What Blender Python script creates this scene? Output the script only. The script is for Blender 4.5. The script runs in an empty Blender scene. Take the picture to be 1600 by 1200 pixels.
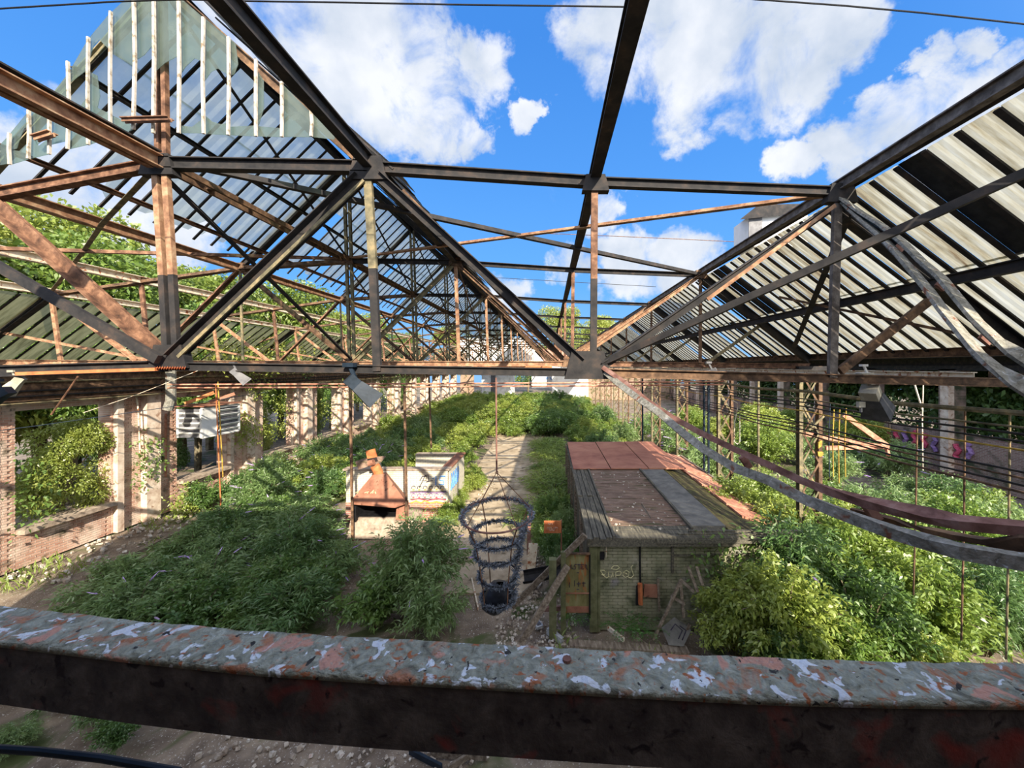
import bpy, math, random
import numpy as np
from mathutils import Vector, Matrix
from mathutils import noise as mnoise

# ------------------------------------------------------------------ camera, sky, sun, exposure
C = bpy.context.scene.collection
SC = bpy.context.scene
D0 = 5.5            # distance of the nearest roof truss; building modules below are in these units
FP = 600.0          # focal length in pixels of the 1600 px wide frame
VX, VY = 858.0, 572.0
H = 1.127 * D0      # eye height: standing on the gallery at truss level
R = random.Random(7)

cam = bpy.data.objects.new('camera', bpy.data.cameras.new('camera'))
C.objects.link(cam); SC.camera = cam
cam.location = (0, 0, H); cam.rotation_euler = (math.pi / 2, 0, 0)
cam.data.sensor_width = 36; cam.data.lens = FP / 1600 * 36
cam.data.shift_x = -58 / 1600; cam.data.shift_y = -28 / 1600
cam.data.clip_start = 0.05; cam.data.clip_end = 1000

SC.view_settings.view_transform = 'Standard'
SC.view_settings.look = 'None'
SC.view_settings.gamma = 1
SC.view_settings.use_curve_mapping = False
SC.view_settings.exposure = 0.22
try:
    SC.cycles.max_bounces = 9; SC.cycles.transparent_max_bounces = 24
    SC.cycles.diffuse_bounces = 5; SC.cycles.glossy_bounces = 2; SC.cycles.sample_clamp_indirect = 4
except Exception:
    pass

sun = bpy.data.objects.new('sun', bpy.data.lights.new('sun', 'SUN'))
C.objects.link(sun)
SUN_DIR = Vector((-.58, 1.42, -.82)).normalized()
sun.rotation_euler = SUN_DIR.to_track_quat('-Z', 'Y').to_euler()
sun.data.energy = 9.5; sun.data.color = (1.0, .89, .72); sun.data.angle = .0093

world = bpy.data.worlds.new('sky'); SC.world = world; world.use_nodes = True
def sky():
    nt = world.node_tree; N = nt.nodes; L = nt.links; N.clear()
    out = N.new('ShaderNodeOutputWorld'); bg = N.new('ShaderNodeBackground'); L.new(bg.outputs[0], out.inputs[0])
    tc = N.new('ShaderNodeTexCoord'); d = tc.outputs['Generated']
    sep = N.new('ShaderNodeSeparateXYZ'); L.new(d, sep.inputs[0])
    ramp = N.new('ShaderNodeValToRGB'); L.new(sep.outputs['Z'], ramp.inputs[0])
    e = ramp.color_ramp.elements
    e[0].position = 0; e[0].color = (.26, .53, .92, 1); e[1].position = 1; e[1].color = (.045, .22, .68, 1)
    for p, c in ((.06, (.24, .52, .93, 1)), (.2, (.135, .42, .93, 1)), (.45, (.085, .315, .83, 1)), (.65, (.058, .25, .74, 1))):
        k = e.new(p); k.color = c
    # clouds: soft lobes in given sky directions (all round the horizon), broken up by noise
    def dirpx(px, py): return Vector(((px - VX) / FP, 1, (VY - py) / FP)).normalized()
    lobes = [(dirpx(430, 30), 9), (dirpx(520, 40), 11), (dirpx(560, 90), 11), (dirpx(620, 130), 9), (dirpx(665, 180), 7), (dirpx(675, 215), 5), (dirpx(740, 215), 3.4), (dirpx(820, 176), 2.6), (dirpx(838, 182), 1.8), (dirpx(745, 100), 5), (dirpx(490, 130), 7),
             (dirpx(950, 70), 7), (dirpx(1040, 40), 9), (dirpx(1110, 70), 9), (dirpx(1200, 60), 9), (dirpx(1080, 145), 6), (dirpx(1165, 140), 5.5), (dirpx(1235, 100), 5.5), (dirpx(1275, 50), 5),
             (dirpx(1240, 245), 3.4), (dirpx(1310, 228), 3.9), (dirpx(1380, 200), 4), (dirpx(1450, 170), 3.6), (dirpx(1545, 165), 4.6), (dirpx(1500, 215), 5), (dirpx(1440, 110), 2.4), (dirpx(1500, 95), 2),
             (dirpx(890, 410), 4), (dirpx(985, 425), 5.5), (dirpx(1060, 415), 5.5), (dirpx(960, 390), 3), (dirpx(945, 332), 3.4), (dirpx(800, 462), 4),
             (dirpx(40, 262), 5), (dirpx(170, 300), 7), (dirpx(230, 335), 6), (dirpx(0, 330), 6)]
    for az, el, r in ((70, 30, 16), (100, 50, 18), (140, 25, 17), (190, 40, 20), (230, 30, 14), (265, 55, 18), (292, 14, 9), (0, 75, 12)):
        a, b = math.radians(az), math.radians(el)
        lobes.append((Vector((math.sin(a) * math.cos(b), math.cos(a) * math.cos(b), math.sin(b))), r))
    wn = N.new('ShaderNodeTexNoise'); wn.inputs['Scale'].default_value = 9; wn.inputs['Detail'].default_value = 8; wn.inputs['Roughness'].default_value = .6; L.new(d, wn.inputs['Vector'])
    w1 = N.new('ShaderNodeVectorMath'); w1.operation = 'SUBTRACT'; L.new(wn.outputs['Color'], w1.inputs[0]); w1.inputs[1].default_value = (.5, .5, .5)
    w2 = N.new('ShaderNodeVectorMath'); w2.operation = 'SCALE'; L.new(w1.outputs[0], w2.inputs[0]); w2.inputs['Scale'].default_value = .2
    w3 = N.new('ShaderNodeVectorMath'); w3.operation = 'ADD'; L.new(d, w3.inputs[0]); L.new(w2.outputs[0], w3.inputs[1])
    w4 = N.new('ShaderNodeVectorMath'); w4.operation = 'NORMALIZE'; L.new(w3.outputs[0], w4.inputs[0]); dw = w4.outputs[0]
    acc = None
    for v, r in lobes:
        dot = N.new('ShaderNodeVectorMath'); dot.operation = 'DOT_PRODUCT'; L.new(dw, dot.inputs[0]); dot.inputs[1].default_value = v
        mr = N.new('ShaderNodeMapRange'); mr.interpolation_type = 'SMOOTHSTEP'
        mr.inputs[1].default_value = math.cos(math.radians(r * 1.25)); mr.inputs[2].default_value = math.cos(math.radians(r * .2))
        L.new(dot.outputs['Value'], mr.inputs[0])
        if acc is None: acc = mr.outputs[0]
        else:
            m = N.new('ShaderNodeMath'); m.operation = 'MAXIMUM'; L.new(acc, m.inputs[0]); L.new(mr.outputs[0], m.inputs[1]); acc = m.outputs[0]
    nz = N.new('ShaderNodeTexNoise'); nz.inputs['Scale'].default_value = 7; nz.inputs['Detail'].default_value = 10; nz.inputs['Roughness'].default_value = .62
    nz.inputs['Distortion'].default_value = .35; L.new(d, nz.inputs['Vector'])
    m = N.new('ShaderNodeMath'); m.operation = 'MULTIPLY_ADD'; L.new(nz.outputs['Fac'], m.inputs[0]); m.inputs[1].default_value = 2.2; m.inputs[2].default_value = -1.2
    ad = N.new('ShaderNodeMath'); ad.operation = 'ADD'; L.new(acc, ad.inputs[0]); L.new(m.outputs[0], ad.inputs[1])
    mask = N.new('ShaderNodeMapRange'); mask.interpolation_type = 'SMOOTHSTEP'; L.new(ad.outputs[0], mask.inputs[0])
    mask.inputs[1].default_value = .3; mask.inputs[2].default_value = .95
    mul = N.new('ShaderNodeMath'); mul.operation = 'MULTIPLY'; L.new(mask.outputs[0], mul.inputs[0]); mul.inputs[1].default_value = .96
    n2 = N.new('ShaderNodeTexNoise'); n2.inputs['Scale'].default_value = 8; n2.inputs['Detail'].default_value = 7; L.new(d, n2.inputs['Vector'])
    cr = N.new('ShaderNodeValToRGB'); L.new(n2.outputs['Fac'], cr.inputs[0])
    cr.color_ramp.elements[0].position = .32; cr.color_ramp.elements[0].color = (.5, .58, .7, 1)
    cr.color_ramp.elements[1].position = .66; cr.color_ramp.elements[1].color = (.86, .88, .92, 1)
    mix = N.new('ShaderNodeMix'); mix.data_type = 'RGBA'
    L.new(mul.outputs[0], mix.inputs[0]); L.new(ramp.outputs[0], mix.inputs[6]); L.new(cr.outputs[0], mix.inputs[7])
    # the sky brightens smoothly towards the sun, which stands behind the camera
    ds = N.new('ShaderNodeVectorMath'); ds.operation = 'DOT_PRODUCT'; L.new(d, ds.inputs[0]); ds.inputs[1].default_value = -SUN_DIR
    gm = N.new('ShaderNodeMapRange'); gm.interpolation_type = 'SMOOTHERSTEP'; L.new(ds.outputs['Value'], gm.inputs[0])
    gm.inputs[1].default_value = -.1; gm.inputs[2].default_value = 1; gm.inputs[3].default_value = 0; gm.inputs[4].default_value = 1.65
    gc = N.new('ShaderNodeMix'); gc.data_type = 'RGBA'; gc.blend_type = 'ADD'; gc.clamp_result = False; gc.inputs[0].default_value = 1
    gs = N.new('ShaderNodeVectorMath'); gs.operation = 'SCALE'; gs.inputs[0].default_value = (1, .93, .82); L.new(gm.outputs[0], gs.inputs['Scale'])
    L.new(mix.outputs[2], gc.inputs[6]); L.new(gs.outputs[0], gc.inputs[7])
    L.new(gc.outputs[2], bg.inputs[0]); bg.inputs[1].default_value = 1.0
sky()

# ------------------------------------------------------------------ helpers
def W(X, k, Z): return Vector((X * D0, k * D0, H + Z * D0))          # building modules -> world
def P(px, py, k): return W((px - VX) / FP * k, k, (VY - py) / FP * k)  # a point read off the photograph at depth k
def G(px, py): k = 1.127 * FP / (py - VY); return W((px - VX) / FP * k, k, -1.127)

class MB:
    def __init__(s): s.v = []; s.f = []
    def add(s, vs, fs):
        o = len(s.v); s.v += [tuple(v) for v in vs]; s.f += [tuple(i + o for i in f) for f in fs]; return s
    def box(s, c, sz, rot=None):
        c = Vector(c); hx, hy, hz = sz[0] / 2, sz[1] / 2, sz[2] / 2
        vs = [Vector((x, y, z)) for x in (-hx, hx) for y in (-hy, hy) for z in (-hz, hz)]
        if rot is not None: vs = [rot @ v for v in vs]
        return s.add([v + c for v in vs], [(0, 1, 3, 2), (4, 6, 7, 5), (0, 4, 5, 1), (2, 3, 7, 6), (0, 2, 6, 4), (1, 5, 7, 3)])
    def sweep(s, prof, p, q, ref, closed=True):
        p, q = Vector(p), Vector(q); e = (q - p).normalized(); ref = Vector(ref)
        v = (ref - e * ref.dot(e))
        if v.length < 1e-4: v = e.orthogonal()
        v.normalize(); u = v.cross(e)
        n = len(prof); vs = [a + u * x + v * y for a in (p, q) for x, y in prof]
        fs = [(i, (i + 1) % n, n + (i + 1) % n, n + i) for i in range(n if closed else n - 1)]
        if closed: fs += [tuple(range(n))[::-1], tuple(range(n, 2 * n))]
        return s.add(vs, fs)
    def path(s, prof, pts, ref):
        pts = [Vector(p) for p in pts]; n = len(prof(0) if callable(prof) else prof); vs = []
        for i, p in enumerate(pts):
            e = (pts[min(i + 1, len(pts) - 1)] - pts[max(i - 1, 0)]).normalized()
            r = Vector(ref(i) if callable(ref) else ref); v = (r - e * r.dot(e)).normalized(); u = v.cross(e)
            vs += [p + u * x + v * y for x, y in (prof(i) if callable(prof) else prof)]
        fs = [(j * n + i, j * n + (i + 1) % n, (j + 1) * n + (i + 1) % n, (j + 1) * n + i) for j in range(len(pts) - 1) for i in range(n)]
        fs += [tuple(range(n))[::-1], tuple(range((len(pts) - 1) * n, len(pts) * n))]
        return s.add(vs, fs)
    def bar(s, p, q, w, d, ref=(0, 1, 0)): return s.sweep(rect(w, d), p, q, ref)
    def tube(s, pts, r, n=8):
        prof = [(r * math.cos(6.2832 * i / n), r * math.sin(6.2832 * i / n)) for i in range(n)]
        pts = [Vector(p) for p in pts]; e = (pts[-1] - pts[0]).normalized() if (pts[-1] - pts[0]).length > 1e-6 else Vector((0, 0, 1))
        ref = Vector((0, 0, 1)) if abs(e.z) < .7 else Vector((0, 1, 0))
        return s.path(prof, pts, ref)
    def prism(s, poly, nrm):
        n = len(poly); nrm = Vector(nrm); vs = [Vector(p) for p in poly] + [Vector(p) + nrm for p in poly]
        return s.add(vs, [tuple(range(n))[::-1], tuple(range(n, 2 * n))] + [(i, (i + 1) % n, n + (i + 1) % n, n + i) for i in range(n)])
    def mesh(s, name):
        m = bpy.data.meshes.new(name); m.from_pydata(s.v, [], s.f); m.update(); return m
    def build(s, name, mat, parent=None, kind=None, smooth=False):
        return link(name, s.mesh(name), mat, parent, kind, smooth)

def rect(w, d): return [(-w / 2, -d / 2), (w / 2, -d / 2), (w / 2, d / 2), (-w / 2, d / 2)]
def link(name, mesh, mat, parent=None, kind=None, smooth=False):
    o = bpy.data.objects.new(name, mesh); C.objects.link(o)
    if mat is not None and not mesh.materials: mesh.materials.append(mat)
    if smooth:
        for p in mesh.polygons: p.use_smooth = True
    if parent is not None:
        o.parent = parent; o.matrix_parent_inverse = parent_inv(parent)
    if kind: o['kind'] = kind
    return o
def parent_inv(p): return basis_world(p).inverted()
def basis_world(o):
    m = Matrix.LocRotScale(o.location, o.rotation_euler, o.scale)
    return basis_world(o.parent) @ o.matrix_parent_inverse @ m if o.parent else m
def tag(o, label, cat, group=None):
    o['label'] = label; o['category'] = cat
    if group: o['group'] = group
    return o
def thing(name, label, cat, loc=(0, 0, 0), group=None):
    o = bpy.data.objects.new(name, None); C.objects.link(o); o.location = loc
    o.empty_display_size = .1
    return tag(o, label, cat, group)
def struct(name, loc=(0, 0, 0)):
    o = bpy.data.objects.new(name, None); C.objects.link(o); o.location = loc; o['kind'] = 'structure'; return o
def dup(root, loc=None, rz=None, sc=None, label=None, group=None):
    r = root.copy(); C.objects.link(r)
    if loc is not None: r.location = loc
    if rz is not None: r.rotation_euler = (0, 0, rz)
    if sc is not None: r.scale = sc if hasattr(sc, '__len__') else (sc, sc, sc)
    if label: r['label'] = label
    if group: r['group'] = group
    for ch in list(root.children):
        c = ch.copy(); C.objects.link(c); c.parent = r; c.matrix_parent_inverse = ch.matrix_parent_inverse
        for g in list(ch.children):
            d = g.copy(); C.objects.link(d); d.parent = c; d.matrix_parent_inverse = g.matrix_parent_inverse
    return r

# ---- steel sections (a = in the plane of the member's face, b = along ref)
def s_angle(a, t=.012, f=1): return [(-a / 2, 0), (a / 2, 0), (a / 2, t * f), (-a / 2 + t, t * f), (-a / 2 + t, a * .8 * f), (-a / 2, a * .8 * f)]
def double_angle(mb, p, q, a, gap, ref=(0, 1, 0)):
    for f in (1, -1):
        pr = [(x, y + f * gap / 2) for x, y in s_angle(a, .014, f)]
        mb.sweep(pr if f > 0 else pr[::-1], p, q, ref)
    return mb
def twin(mb, p, q, w, gap, d, ref=(0, 1, 0)):   # two bars side by side, gap seen between them
    for f in (1, -1):
        o = f * (gap + w) / 2
        mb.sweep([(o - w / 2, -d / 2), (o + w / 2, -d / 2), (o + w / 2, d / 2), (o - w / 2, d / 2)], p, q, ref)
    return mb
def tee(mb, p, q, h, w, ref=(0, 1, 0), t=.016):  # I-section: web and two flanges
    pr = [(-h / 2, -w / 2), (-h / 2 + t, -w / 2), (-h / 2 + t, -t / 2), (h / 2 - t, -t / 2), (h / 2 - t, -w / 2), (h / 2, -w / 2),
          (h / 2, w / 2), (h / 2 - t, w / 2), (h / 2 - t, t / 2), (-h / 2 + t, t / 2), (-h / 2 + t, w / 2), (-h / 2, w / 2)]
    return mb.sweep(pr, p, q, ref)

# ------------------------------------------------------------------ materials
def mat(name, stops, scale=4.0, detail=6, rough=.8, bump=.15, metal=0, spots=None, stretch=None, coords='pos', bscale=None, dist=.2):
    m = bpy.data.materials.new(name); m.use_nodes = True
    nt = m.node_tree; N = nt.nodes; L = nt.links; b = N['Principled BSDF']
    if coords == 'pos': src = N.new('ShaderNodeNewGeometry').outputs['Position']
    else: src = N.new('ShaderNodeTexCoord').outputs['Object']
    if stretch:
        mp = N.new('ShaderNodeMapping'); mp.inputs['Scale'].default_value = stretch; L.new(src, mp.inputs[0]); src = mp.outputs[0]
    nz = N.new('ShaderNodeTexNoise'); nz.inputs['Scale'].default_value = scale; nz.inputs['Detail'].default_value = detail
    nz.inputs['Roughness'].default_value = .62; nz.inputs['Distortion'].default_value = dist; L.new(src, nz.inputs['Vector'])
    cr = N.new('ShaderNodeValToRGB'); L.new(nz.outputs['Fac'], cr.inputs[0]); e = cr.color_ramp.elements
    while len(e) > 1: e.remove(e[-1])
    for i, (p, c) in enumerate(stops):
        k = e[0] if i == 0 else e.new(p)
        k.position = p; k.color = (*c, 1)
    col = cr.outputs[0]
    for sc, lo, hi, c in (spots or []):
        n2 = N.new('ShaderNodeTexNoise'); n2.inputs['Scale'].default_value = sc; n2.inputs['Detail'].default_value = 5; n2.inputs['Distortion'].default_value = .6
        L.new(src, n2.inputs['Vector'])
        mr = N.new('ShaderNodeMapRange'); mr.inputs[1].default_value = lo; mr.inputs[2].default_value = hi; L.new(n2.outputs['Fac'], mr.inputs[0])
        mx = N.new('ShaderNodeMix'); mx.data_type = 'RGBA'; L.new(mr.outputs[0], mx.inputs[0]); L.new(col, mx.inputs[6]); mx.inputs[7].default_value = (*c, 1)
        col = mx.outputs[2]
    L.new(col, b.inputs['Base Color']); b.inputs['Roughness'].default_value = rough; b.inputs['Metallic'].default_value = metal
    b.inputs['Specular IOR Level'].default_value = .25
    if bump:
        bp = N.new('ShaderNodeBump'); bp.inputs['Strength'].default_value = bump; bp.inputs['Distance'].default_value = .02
        if bscale:
            n3 = N.new('ShaderNodeTexNoise'); n3.inputs['Scale'].default_value = bscale; n3.inputs['Detail'].default_value = 6; L.new(src, n3.inputs['Vector']); L.new(n3.outputs['Fac'], bp.inputs['Height'])
        else: L.new(nz.outputs['Fac'], bp.inputs['Height'])
        L.new(bp.outputs[0], b.inputs['Normal'])
    return m
def brickmat(name, c1, c2, mortar, axes, scale=1.0, paint=None, dirt=None, bw=.235, bh=.078):
    m = bpy.data.materials.new(name); m.use_nodes = True
    nt = m.node_tree; N = nt.nodes; L = nt.links; b = N['Principled BSDF']; b.inputs['Roughness'].default_value = .9; b.inputs['Specular IOR Level'].default_value = .15
    g = N.new('ShaderNodeNewGeometry'); s = N.new('ShaderNodeSeparateXYZ'); L.new(g.outputs['Position'], s.inputs[0])
    cb = N.new('ShaderNodeCombineXYZ'); L.new(s.outputs[axes[0]], cb.inputs[0]); L.new(s.outputs[axes[1]], cb.inputs[1])
    br = N.new('ShaderNodeTexBrick'); L.new(cb.outputs[0], br.inputs['Vector'])
    br.inputs['Color1'].default_value = (*c1, 1); br.inputs['Color2'].default_value = (*c2, 1); br.inputs['Mortar'].default_value = (*mortar, 1)
    br.inputs['Scale'].default_value = 1; br.inputs['Brick Width'].default_value = bw * scale; br.inputs['Row Height'].default_value = bh * scale; br.inputs['Mortar Size'].default_value = .009 * scale
    col = br.outputs['Color']
    for c, sc, lo, hi in ([paint] if paint else []) + ([dirt] if dirt else []):
        n2 = N.new('ShaderNodeTexNoise'); n2.inputs['Scale'].default_value = sc; n2.inputs['Detail'].default_value = 8; L.new(g.outputs['Position'], n2.inputs['Vector'])
        mr = N.new('ShaderNodeMapRange'); mr.inputs[1].default_value = lo; mr.inputs[2].default_value = hi; L.new(n2.outputs['Fac'], mr.inputs[0])
        mx = N.new('ShaderNodeMix'); mx.data_type = 'RGBA'; L.new(mr.outputs[0], mx.inputs[0]); L.new(col, mx.inputs[6]); mx.inputs[7].default_value = (*c, 1); col = mx.outputs[2]
    L.new(col, b.inputs['Base Color'])
    bp = N.new('ShaderNodeBump'); bp.inputs['Strength'].default_value = .5; bp.inputs['Distance'].default_value = .012; bp.invert = True
    L.new(br.outputs['Fac'], bp.inputs['Height']); L.new(bp.outputs[0], b.inputs['Normal'])
    return m
def leafmat(name, c1, c2, trans=.35, gloss=.06):
    m = bpy.data.materials.new(name); m.use_nodes = True
    nt = m.node_tree; N = nt.nodes; L = nt.links; N.clear()
    out = N.new('ShaderNodeOutputMaterial'); g = N.new('ShaderNodeNewGeometry'); oi = N.new('ShaderNodeObjectInfo')
    nz = N.new('ShaderNodeTexNoise'); nz.inputs['Scale'].default_value = 1.6; nz.inputs['Detail'].default_value = 6; nz.inputs['Roughness'].default_value = .8; L.new(g.outputs['Position'], nz.inputs['Vector'])
    ad = N.new('ShaderNodeMath'); ad.operation = 'MULTIPLY_ADD'; L.new(oi.outputs['Random'], ad.inputs[0]); ad.inputs[1].default_value = .5; L.new(nz.outputs['Fac'], ad.inputs[2])
    mr = N.new('ShaderNodeMapRange'); mr.inputs[1].default_value = .45; mr.inputs[2].default_value = 1.05; L.new(ad.outputs[0], mr.inputs[0])
    mx = N.new('ShaderNodeMix'); mx.data_type = 'RGBA'; L.new(mr.outputs[0], mx.inputs[0]); mx.inputs[6].default_value = (*c1, 1); mx.inputs[7].default_value = (*c2, 1)
    df = N.new('ShaderNodeBsdfDiffuse'); tr = N.new('ShaderNodeBsdfTranslucent'); gl = N.new('ShaderNodeBsdfGlossy'); gl.inputs['Roughness'].default_value = .45
    L.new(mx.outputs[2], df.inputs[0]); 
    hs = N.new('ShaderNodeHueSaturation'); hs.inputs['Hue'].default_value = .485; hs.inputs['Value'].default_value = 1.5; L.new(mx.outputs[2], hs.inputs['Color']); L.new(hs.outputs[0], tr.inputs[0])
    a = N.new('ShaderNodeMixShader'); a.inputs[0].default_value = trans; L.new(df.outputs[0], a.inputs[1]); L.new(tr.outputs[0], a.inputs[2])
    c = N.new('ShaderNodeMixShader'); c.inputs[0].default_value = gloss; L.new(a.outputs[0], c.inputs[1]); L.new(gl.outputs[0], c.inputs[2])
    L.new(c.outputs[0], out.inputs[0]); return m
def glassmat(name, tint, body, alpha, rough=.25, scale=2.5):
    m = bpy.data.materials.new(name); m.use_nodes = True
    nt = m.node_tree; N = nt.nodes; L = nt.links; N.clear()
    out = N.new('ShaderNodeOutputMaterial'); g = N.new('ShaderNodeNewGeometry')
    nz = N.new('ShaderNodeTexNoise'); nz.inputs['Scale'].default_value = scale; nz.inputs['Detail'].default_value = 7; L.new(g.outputs['Position'], nz.inputs['Vector'])
    t = N.new('ShaderNodeBsdfTransparent'); t.inputs[0].default_value = (*tint, 1)
    df = N.new('ShaderNodeBsdfDiffuse'); tr = N.new('ShaderNodeBsdfTranslucent'); gl = N.new('ShaderNodeBsdfGlossy'); gl.inputs['Roughness'].default_value = rough
    df.inputs[0].default_value = (*body, 1); tr.inputs[0].default_value = (*body, 1)
    a = N.new('ShaderNodeMixShader'); a.inputs[0].default_value = .6; L.new(df.outputs[0], a.inputs[1]); L.new(tr.outputs[0], a.inputs[2])
    mr = N.new('ShaderNodeMapRange'); mr.inputs[1].default_value = .3; mr.inputs[2].default_value = .7; mr.inputs[3].default_value = alpha - .15; mr.inputs[4].default_value = alpha + .15; L.new(nz.outputs['Fac'], mr.inputs[0])
    b = N.new('ShaderNodeMixShader'); L.new(mr.outputs[0], b.inputs[0]); L.new(t.outputs[0], b.inputs[1]); L.new(a.outputs[0], b.inputs[2])
    c = N.new('ShaderNodeMixShader'); c.inputs[0].default_value = .06; L.new(b.outputs[0], c.inputs[1]); L.new(gl.outputs[0], c.inputs[2])
    L.new(c.outputs[0], out.inputs[0]); return m
def sheetmat(name, stops, trans, stretch=(1.2, 9, 1.2)):
    m = bpy.data.materials.new(name); m.use_nodes = True
    nt = m.node_tree; N = nt.nodes; L = nt.links; N.clear()
    out = N.new('ShaderNodeOutputMaterial'); g = N.new('ShaderNodeNewGeometry')
    mp = N.new('ShaderNodeMapping'); mp.inputs['Scale'].default_value = stretch; L.new(g.outputs['Position'], mp.inputs[0])
    nz = N.new('ShaderNodeTexNoise'); nz.inputs['Scale'].default_value = 1.1; nz.inputs['Detail'].default_value = 8; nz.inputs['Roughness'].default_value = .62; L.new(mp.outputs[0], nz.inputs['Vector'])
    oi = N.new('ShaderNodeObjectInfo'); ad = N.new('ShaderNodeMath'); ad.operation = 'MULTIPLY_ADD'; L.new(oi.outputs['Random'], ad.inputs[0]); ad.inputs[1].default_value = .22; L.new(nz.outputs['Fac'], ad.inputs[2])
    cr = N.new('ShaderNodeValToRGB'); L.new(ad.outputs[0], cr.inputs[0]); e = cr.color_ramp.elements
    while len(e) > 1: e.remove(e[-1])
    for i, (p, c) in enumerate(stops):
        k = e[0] if i == 0 else e.new(p)
        k.position = p; k.color = (*c, 1)
    df = N.new('ShaderNodeBsdfDiffuse'); tr = N.new('ShaderNodeBsdfTranslucent')
    L.new(cr.outputs[0], df.inputs[0]); L.new(cr.outputs[0], tr.inputs[0])
    a = N.new('ShaderNodeMixShader'); a.inputs[0].default_value = trans; L.new(df.outputs[0], a.inputs[1]); L.new(tr.outputs[0], a.inputs[2])
    L.new(a.outputs[0], out.inputs[0]); return m

M = {}
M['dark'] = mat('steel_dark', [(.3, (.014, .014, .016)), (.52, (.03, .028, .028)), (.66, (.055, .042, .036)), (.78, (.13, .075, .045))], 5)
M['rust'] = mat('steel_rust', [(.3, (.04, .022, .015)), (.48, (.13, .066, .04)), (.6, (.24, .13, .078)), (.75, (.32, .205, .125))], 6)
M['rustlight'] = mat('steel_rust_pale', [(.3, (.13, .062, .038)), (.5, (.28, .155, .09)), (.68, (.42, .29, .18))], 7)
M['olive'] = mat('steel_olive', [(.3, (.05, .045, .03)), (.5, (.16, .14, .085)), (.65, (.28, .22, .12)), (.8, (.3, .14, .06))], 6)
M['brownsteel'] = mat('steel_brown', [(.3, (.03, .02, .014)), (.5, (.11, .065, .04)), (.7, (.25, .15, .085))], 6)
M['greysteel'] = mat('steel_grey', [(.3, (.04, .034, .03)), (.5, (.12, .105, .095)), (.65, (.2, .18, .165)), (.8, (.13, .07, .045))], 7)
M['cream'] = mat('steel_cream', [(.3, (.36, .26, .17)), (.42, (.6, .52, .4)), (.7, (.74, .68, .56))], 5, spots=[(9, .56, .66, (.3, .1, .04))])
M['flaky'] = mat('flaking_paint', [(.28, (.08, .072, .058)), (.45, (.19, .185, .155)), (.6, (.28, .27, .235)), (.75, (.42, .41, .39))], 16, 9,
                 spots=[(8, .6, .68, (.17, .07, .04)), (26, .66, .7, (.45, .48, .52))], bump=.5, bscale=30, dist=.8)
M['railtop'] = mat('rail_paint', [(.3, (.09, .088, .07)), (.42, (.19, .2, .16)), (.55, (.27, .285, .235)), (.7, (.37, .4, .35))], 26, 12,
                 spots=[(17, .565, .65, (.33, .16, .095)), (29, .61, .64, (.6, .66, .73)), (48, .58, .66, (.3, .11, .05)), (12, .62, .66, (.46, .25, .19)), (19, .645, .665, (.56, .61, .68)), (40, .66, .68, (.03, .03, .03))], bump=.8, bscale=60, dist=1.2)
M['railweb'] = mat('rail_web', [(.3, (.03, .024, .024)), (.5, (.065, .054, .05)), (.68, (.115, .1, .09))], 16, 9, spots=[(7, .56, .68, (.2, .032, .025)), (30, .6, .68, (.015, .01, .012))], bump=.4)
M['redflange'] = mat('red_oxide', [(.3, (.09, .04, .03)), (.5, (.2, .1, .08)), (.7, (.3, .18, .15))], 8, bump=.3)
M['redpipe'] = mat('red_pipe', [(.3, (.22, .08, .05)), (.5, (.45, .2, .13)), (.7, (.55, .33, .22))], 6)
M['white_wood'] = mat('white_bar_paint', [(.35, (.2, .15, .1)), (.46, (.45, .4, .33)), (.7, (.62, .58, .51))], 9)
M['soil'] = mat('soil', [(.3, (.1, .075, .055)), (.5, (.2, .155, .115)), (.66, (.31, .25, .18)), (.8, (.42, .36, .28))], 1.6, 10, bump=.8, bscale=9, spots=[(30, .62, .66, (.5, .47, .42)), (.7, .55, .62, (.07, .09, .03))])
M['concrete'] = mat('path_concrete', [(.3, (.22, .17, .11)), (.5, (.4, .32, .22)), (.7, (.55, .46, .34))], 1.3, 10, bump=.4, bscale=14, spots=[(2.2, .58, .68, (.12, .09, .05))])
M['hearth'] = mat('hearth_concrete', [(.3, (.17, .13, .1)), (.5, (.34, .27, .21)), (.7, (.48, .4, .32))], 5, 9, bump=.5)
M['rustsheet'] = mat('rust_sheet', [(.3, (.17, .072, .046)), (.5, (.28, .125, .08)), (.7, (.36, .19, .125))], 2.2, 8, spots=[(9, .63, .68, (.12, .05, .03))], bump=.2)
M['rustsheet2'] = mat('rust_plate', [(.3, (.26, .1, .07)), (.5, (.38, .165, .11)), (.7, (.46, .22, .14))], 1.1, 8, bump=.1)
M['rustorange'] = mat('rust_orange', [(.3, (.3, .08, .03)), (.5, (.5, .16, .06)), (.7, (.58, .25, .1))], 4, 7)
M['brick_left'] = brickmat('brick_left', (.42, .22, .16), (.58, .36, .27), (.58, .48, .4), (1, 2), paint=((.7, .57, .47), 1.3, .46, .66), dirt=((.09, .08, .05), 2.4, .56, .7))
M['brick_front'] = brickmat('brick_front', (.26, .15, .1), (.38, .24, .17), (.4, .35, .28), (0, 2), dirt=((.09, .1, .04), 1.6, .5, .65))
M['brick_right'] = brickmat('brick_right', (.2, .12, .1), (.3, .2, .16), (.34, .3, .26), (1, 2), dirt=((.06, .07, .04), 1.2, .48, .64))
M['glazed'] = brickmat('glazed_brick', (.56, .52, .42), (.66, .62, .51), (.4, .36, .27), (0, 2), dirt=((.36, .27, .17), 1.5, .6, .75))
M['glazed_side'] = brickmat('glazed_brick_side', (.56, .52, .42), (.66, .62, .51), (.4, .36, .27), (1, 2), dirt=((.36, .27, .17), 1.5, .58, .75))
M['redbrick'] = brickmat('red_brick', (.36, .15, .11), (.46, .22, .16), (.5, .4, .34), (0, 2))
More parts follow.
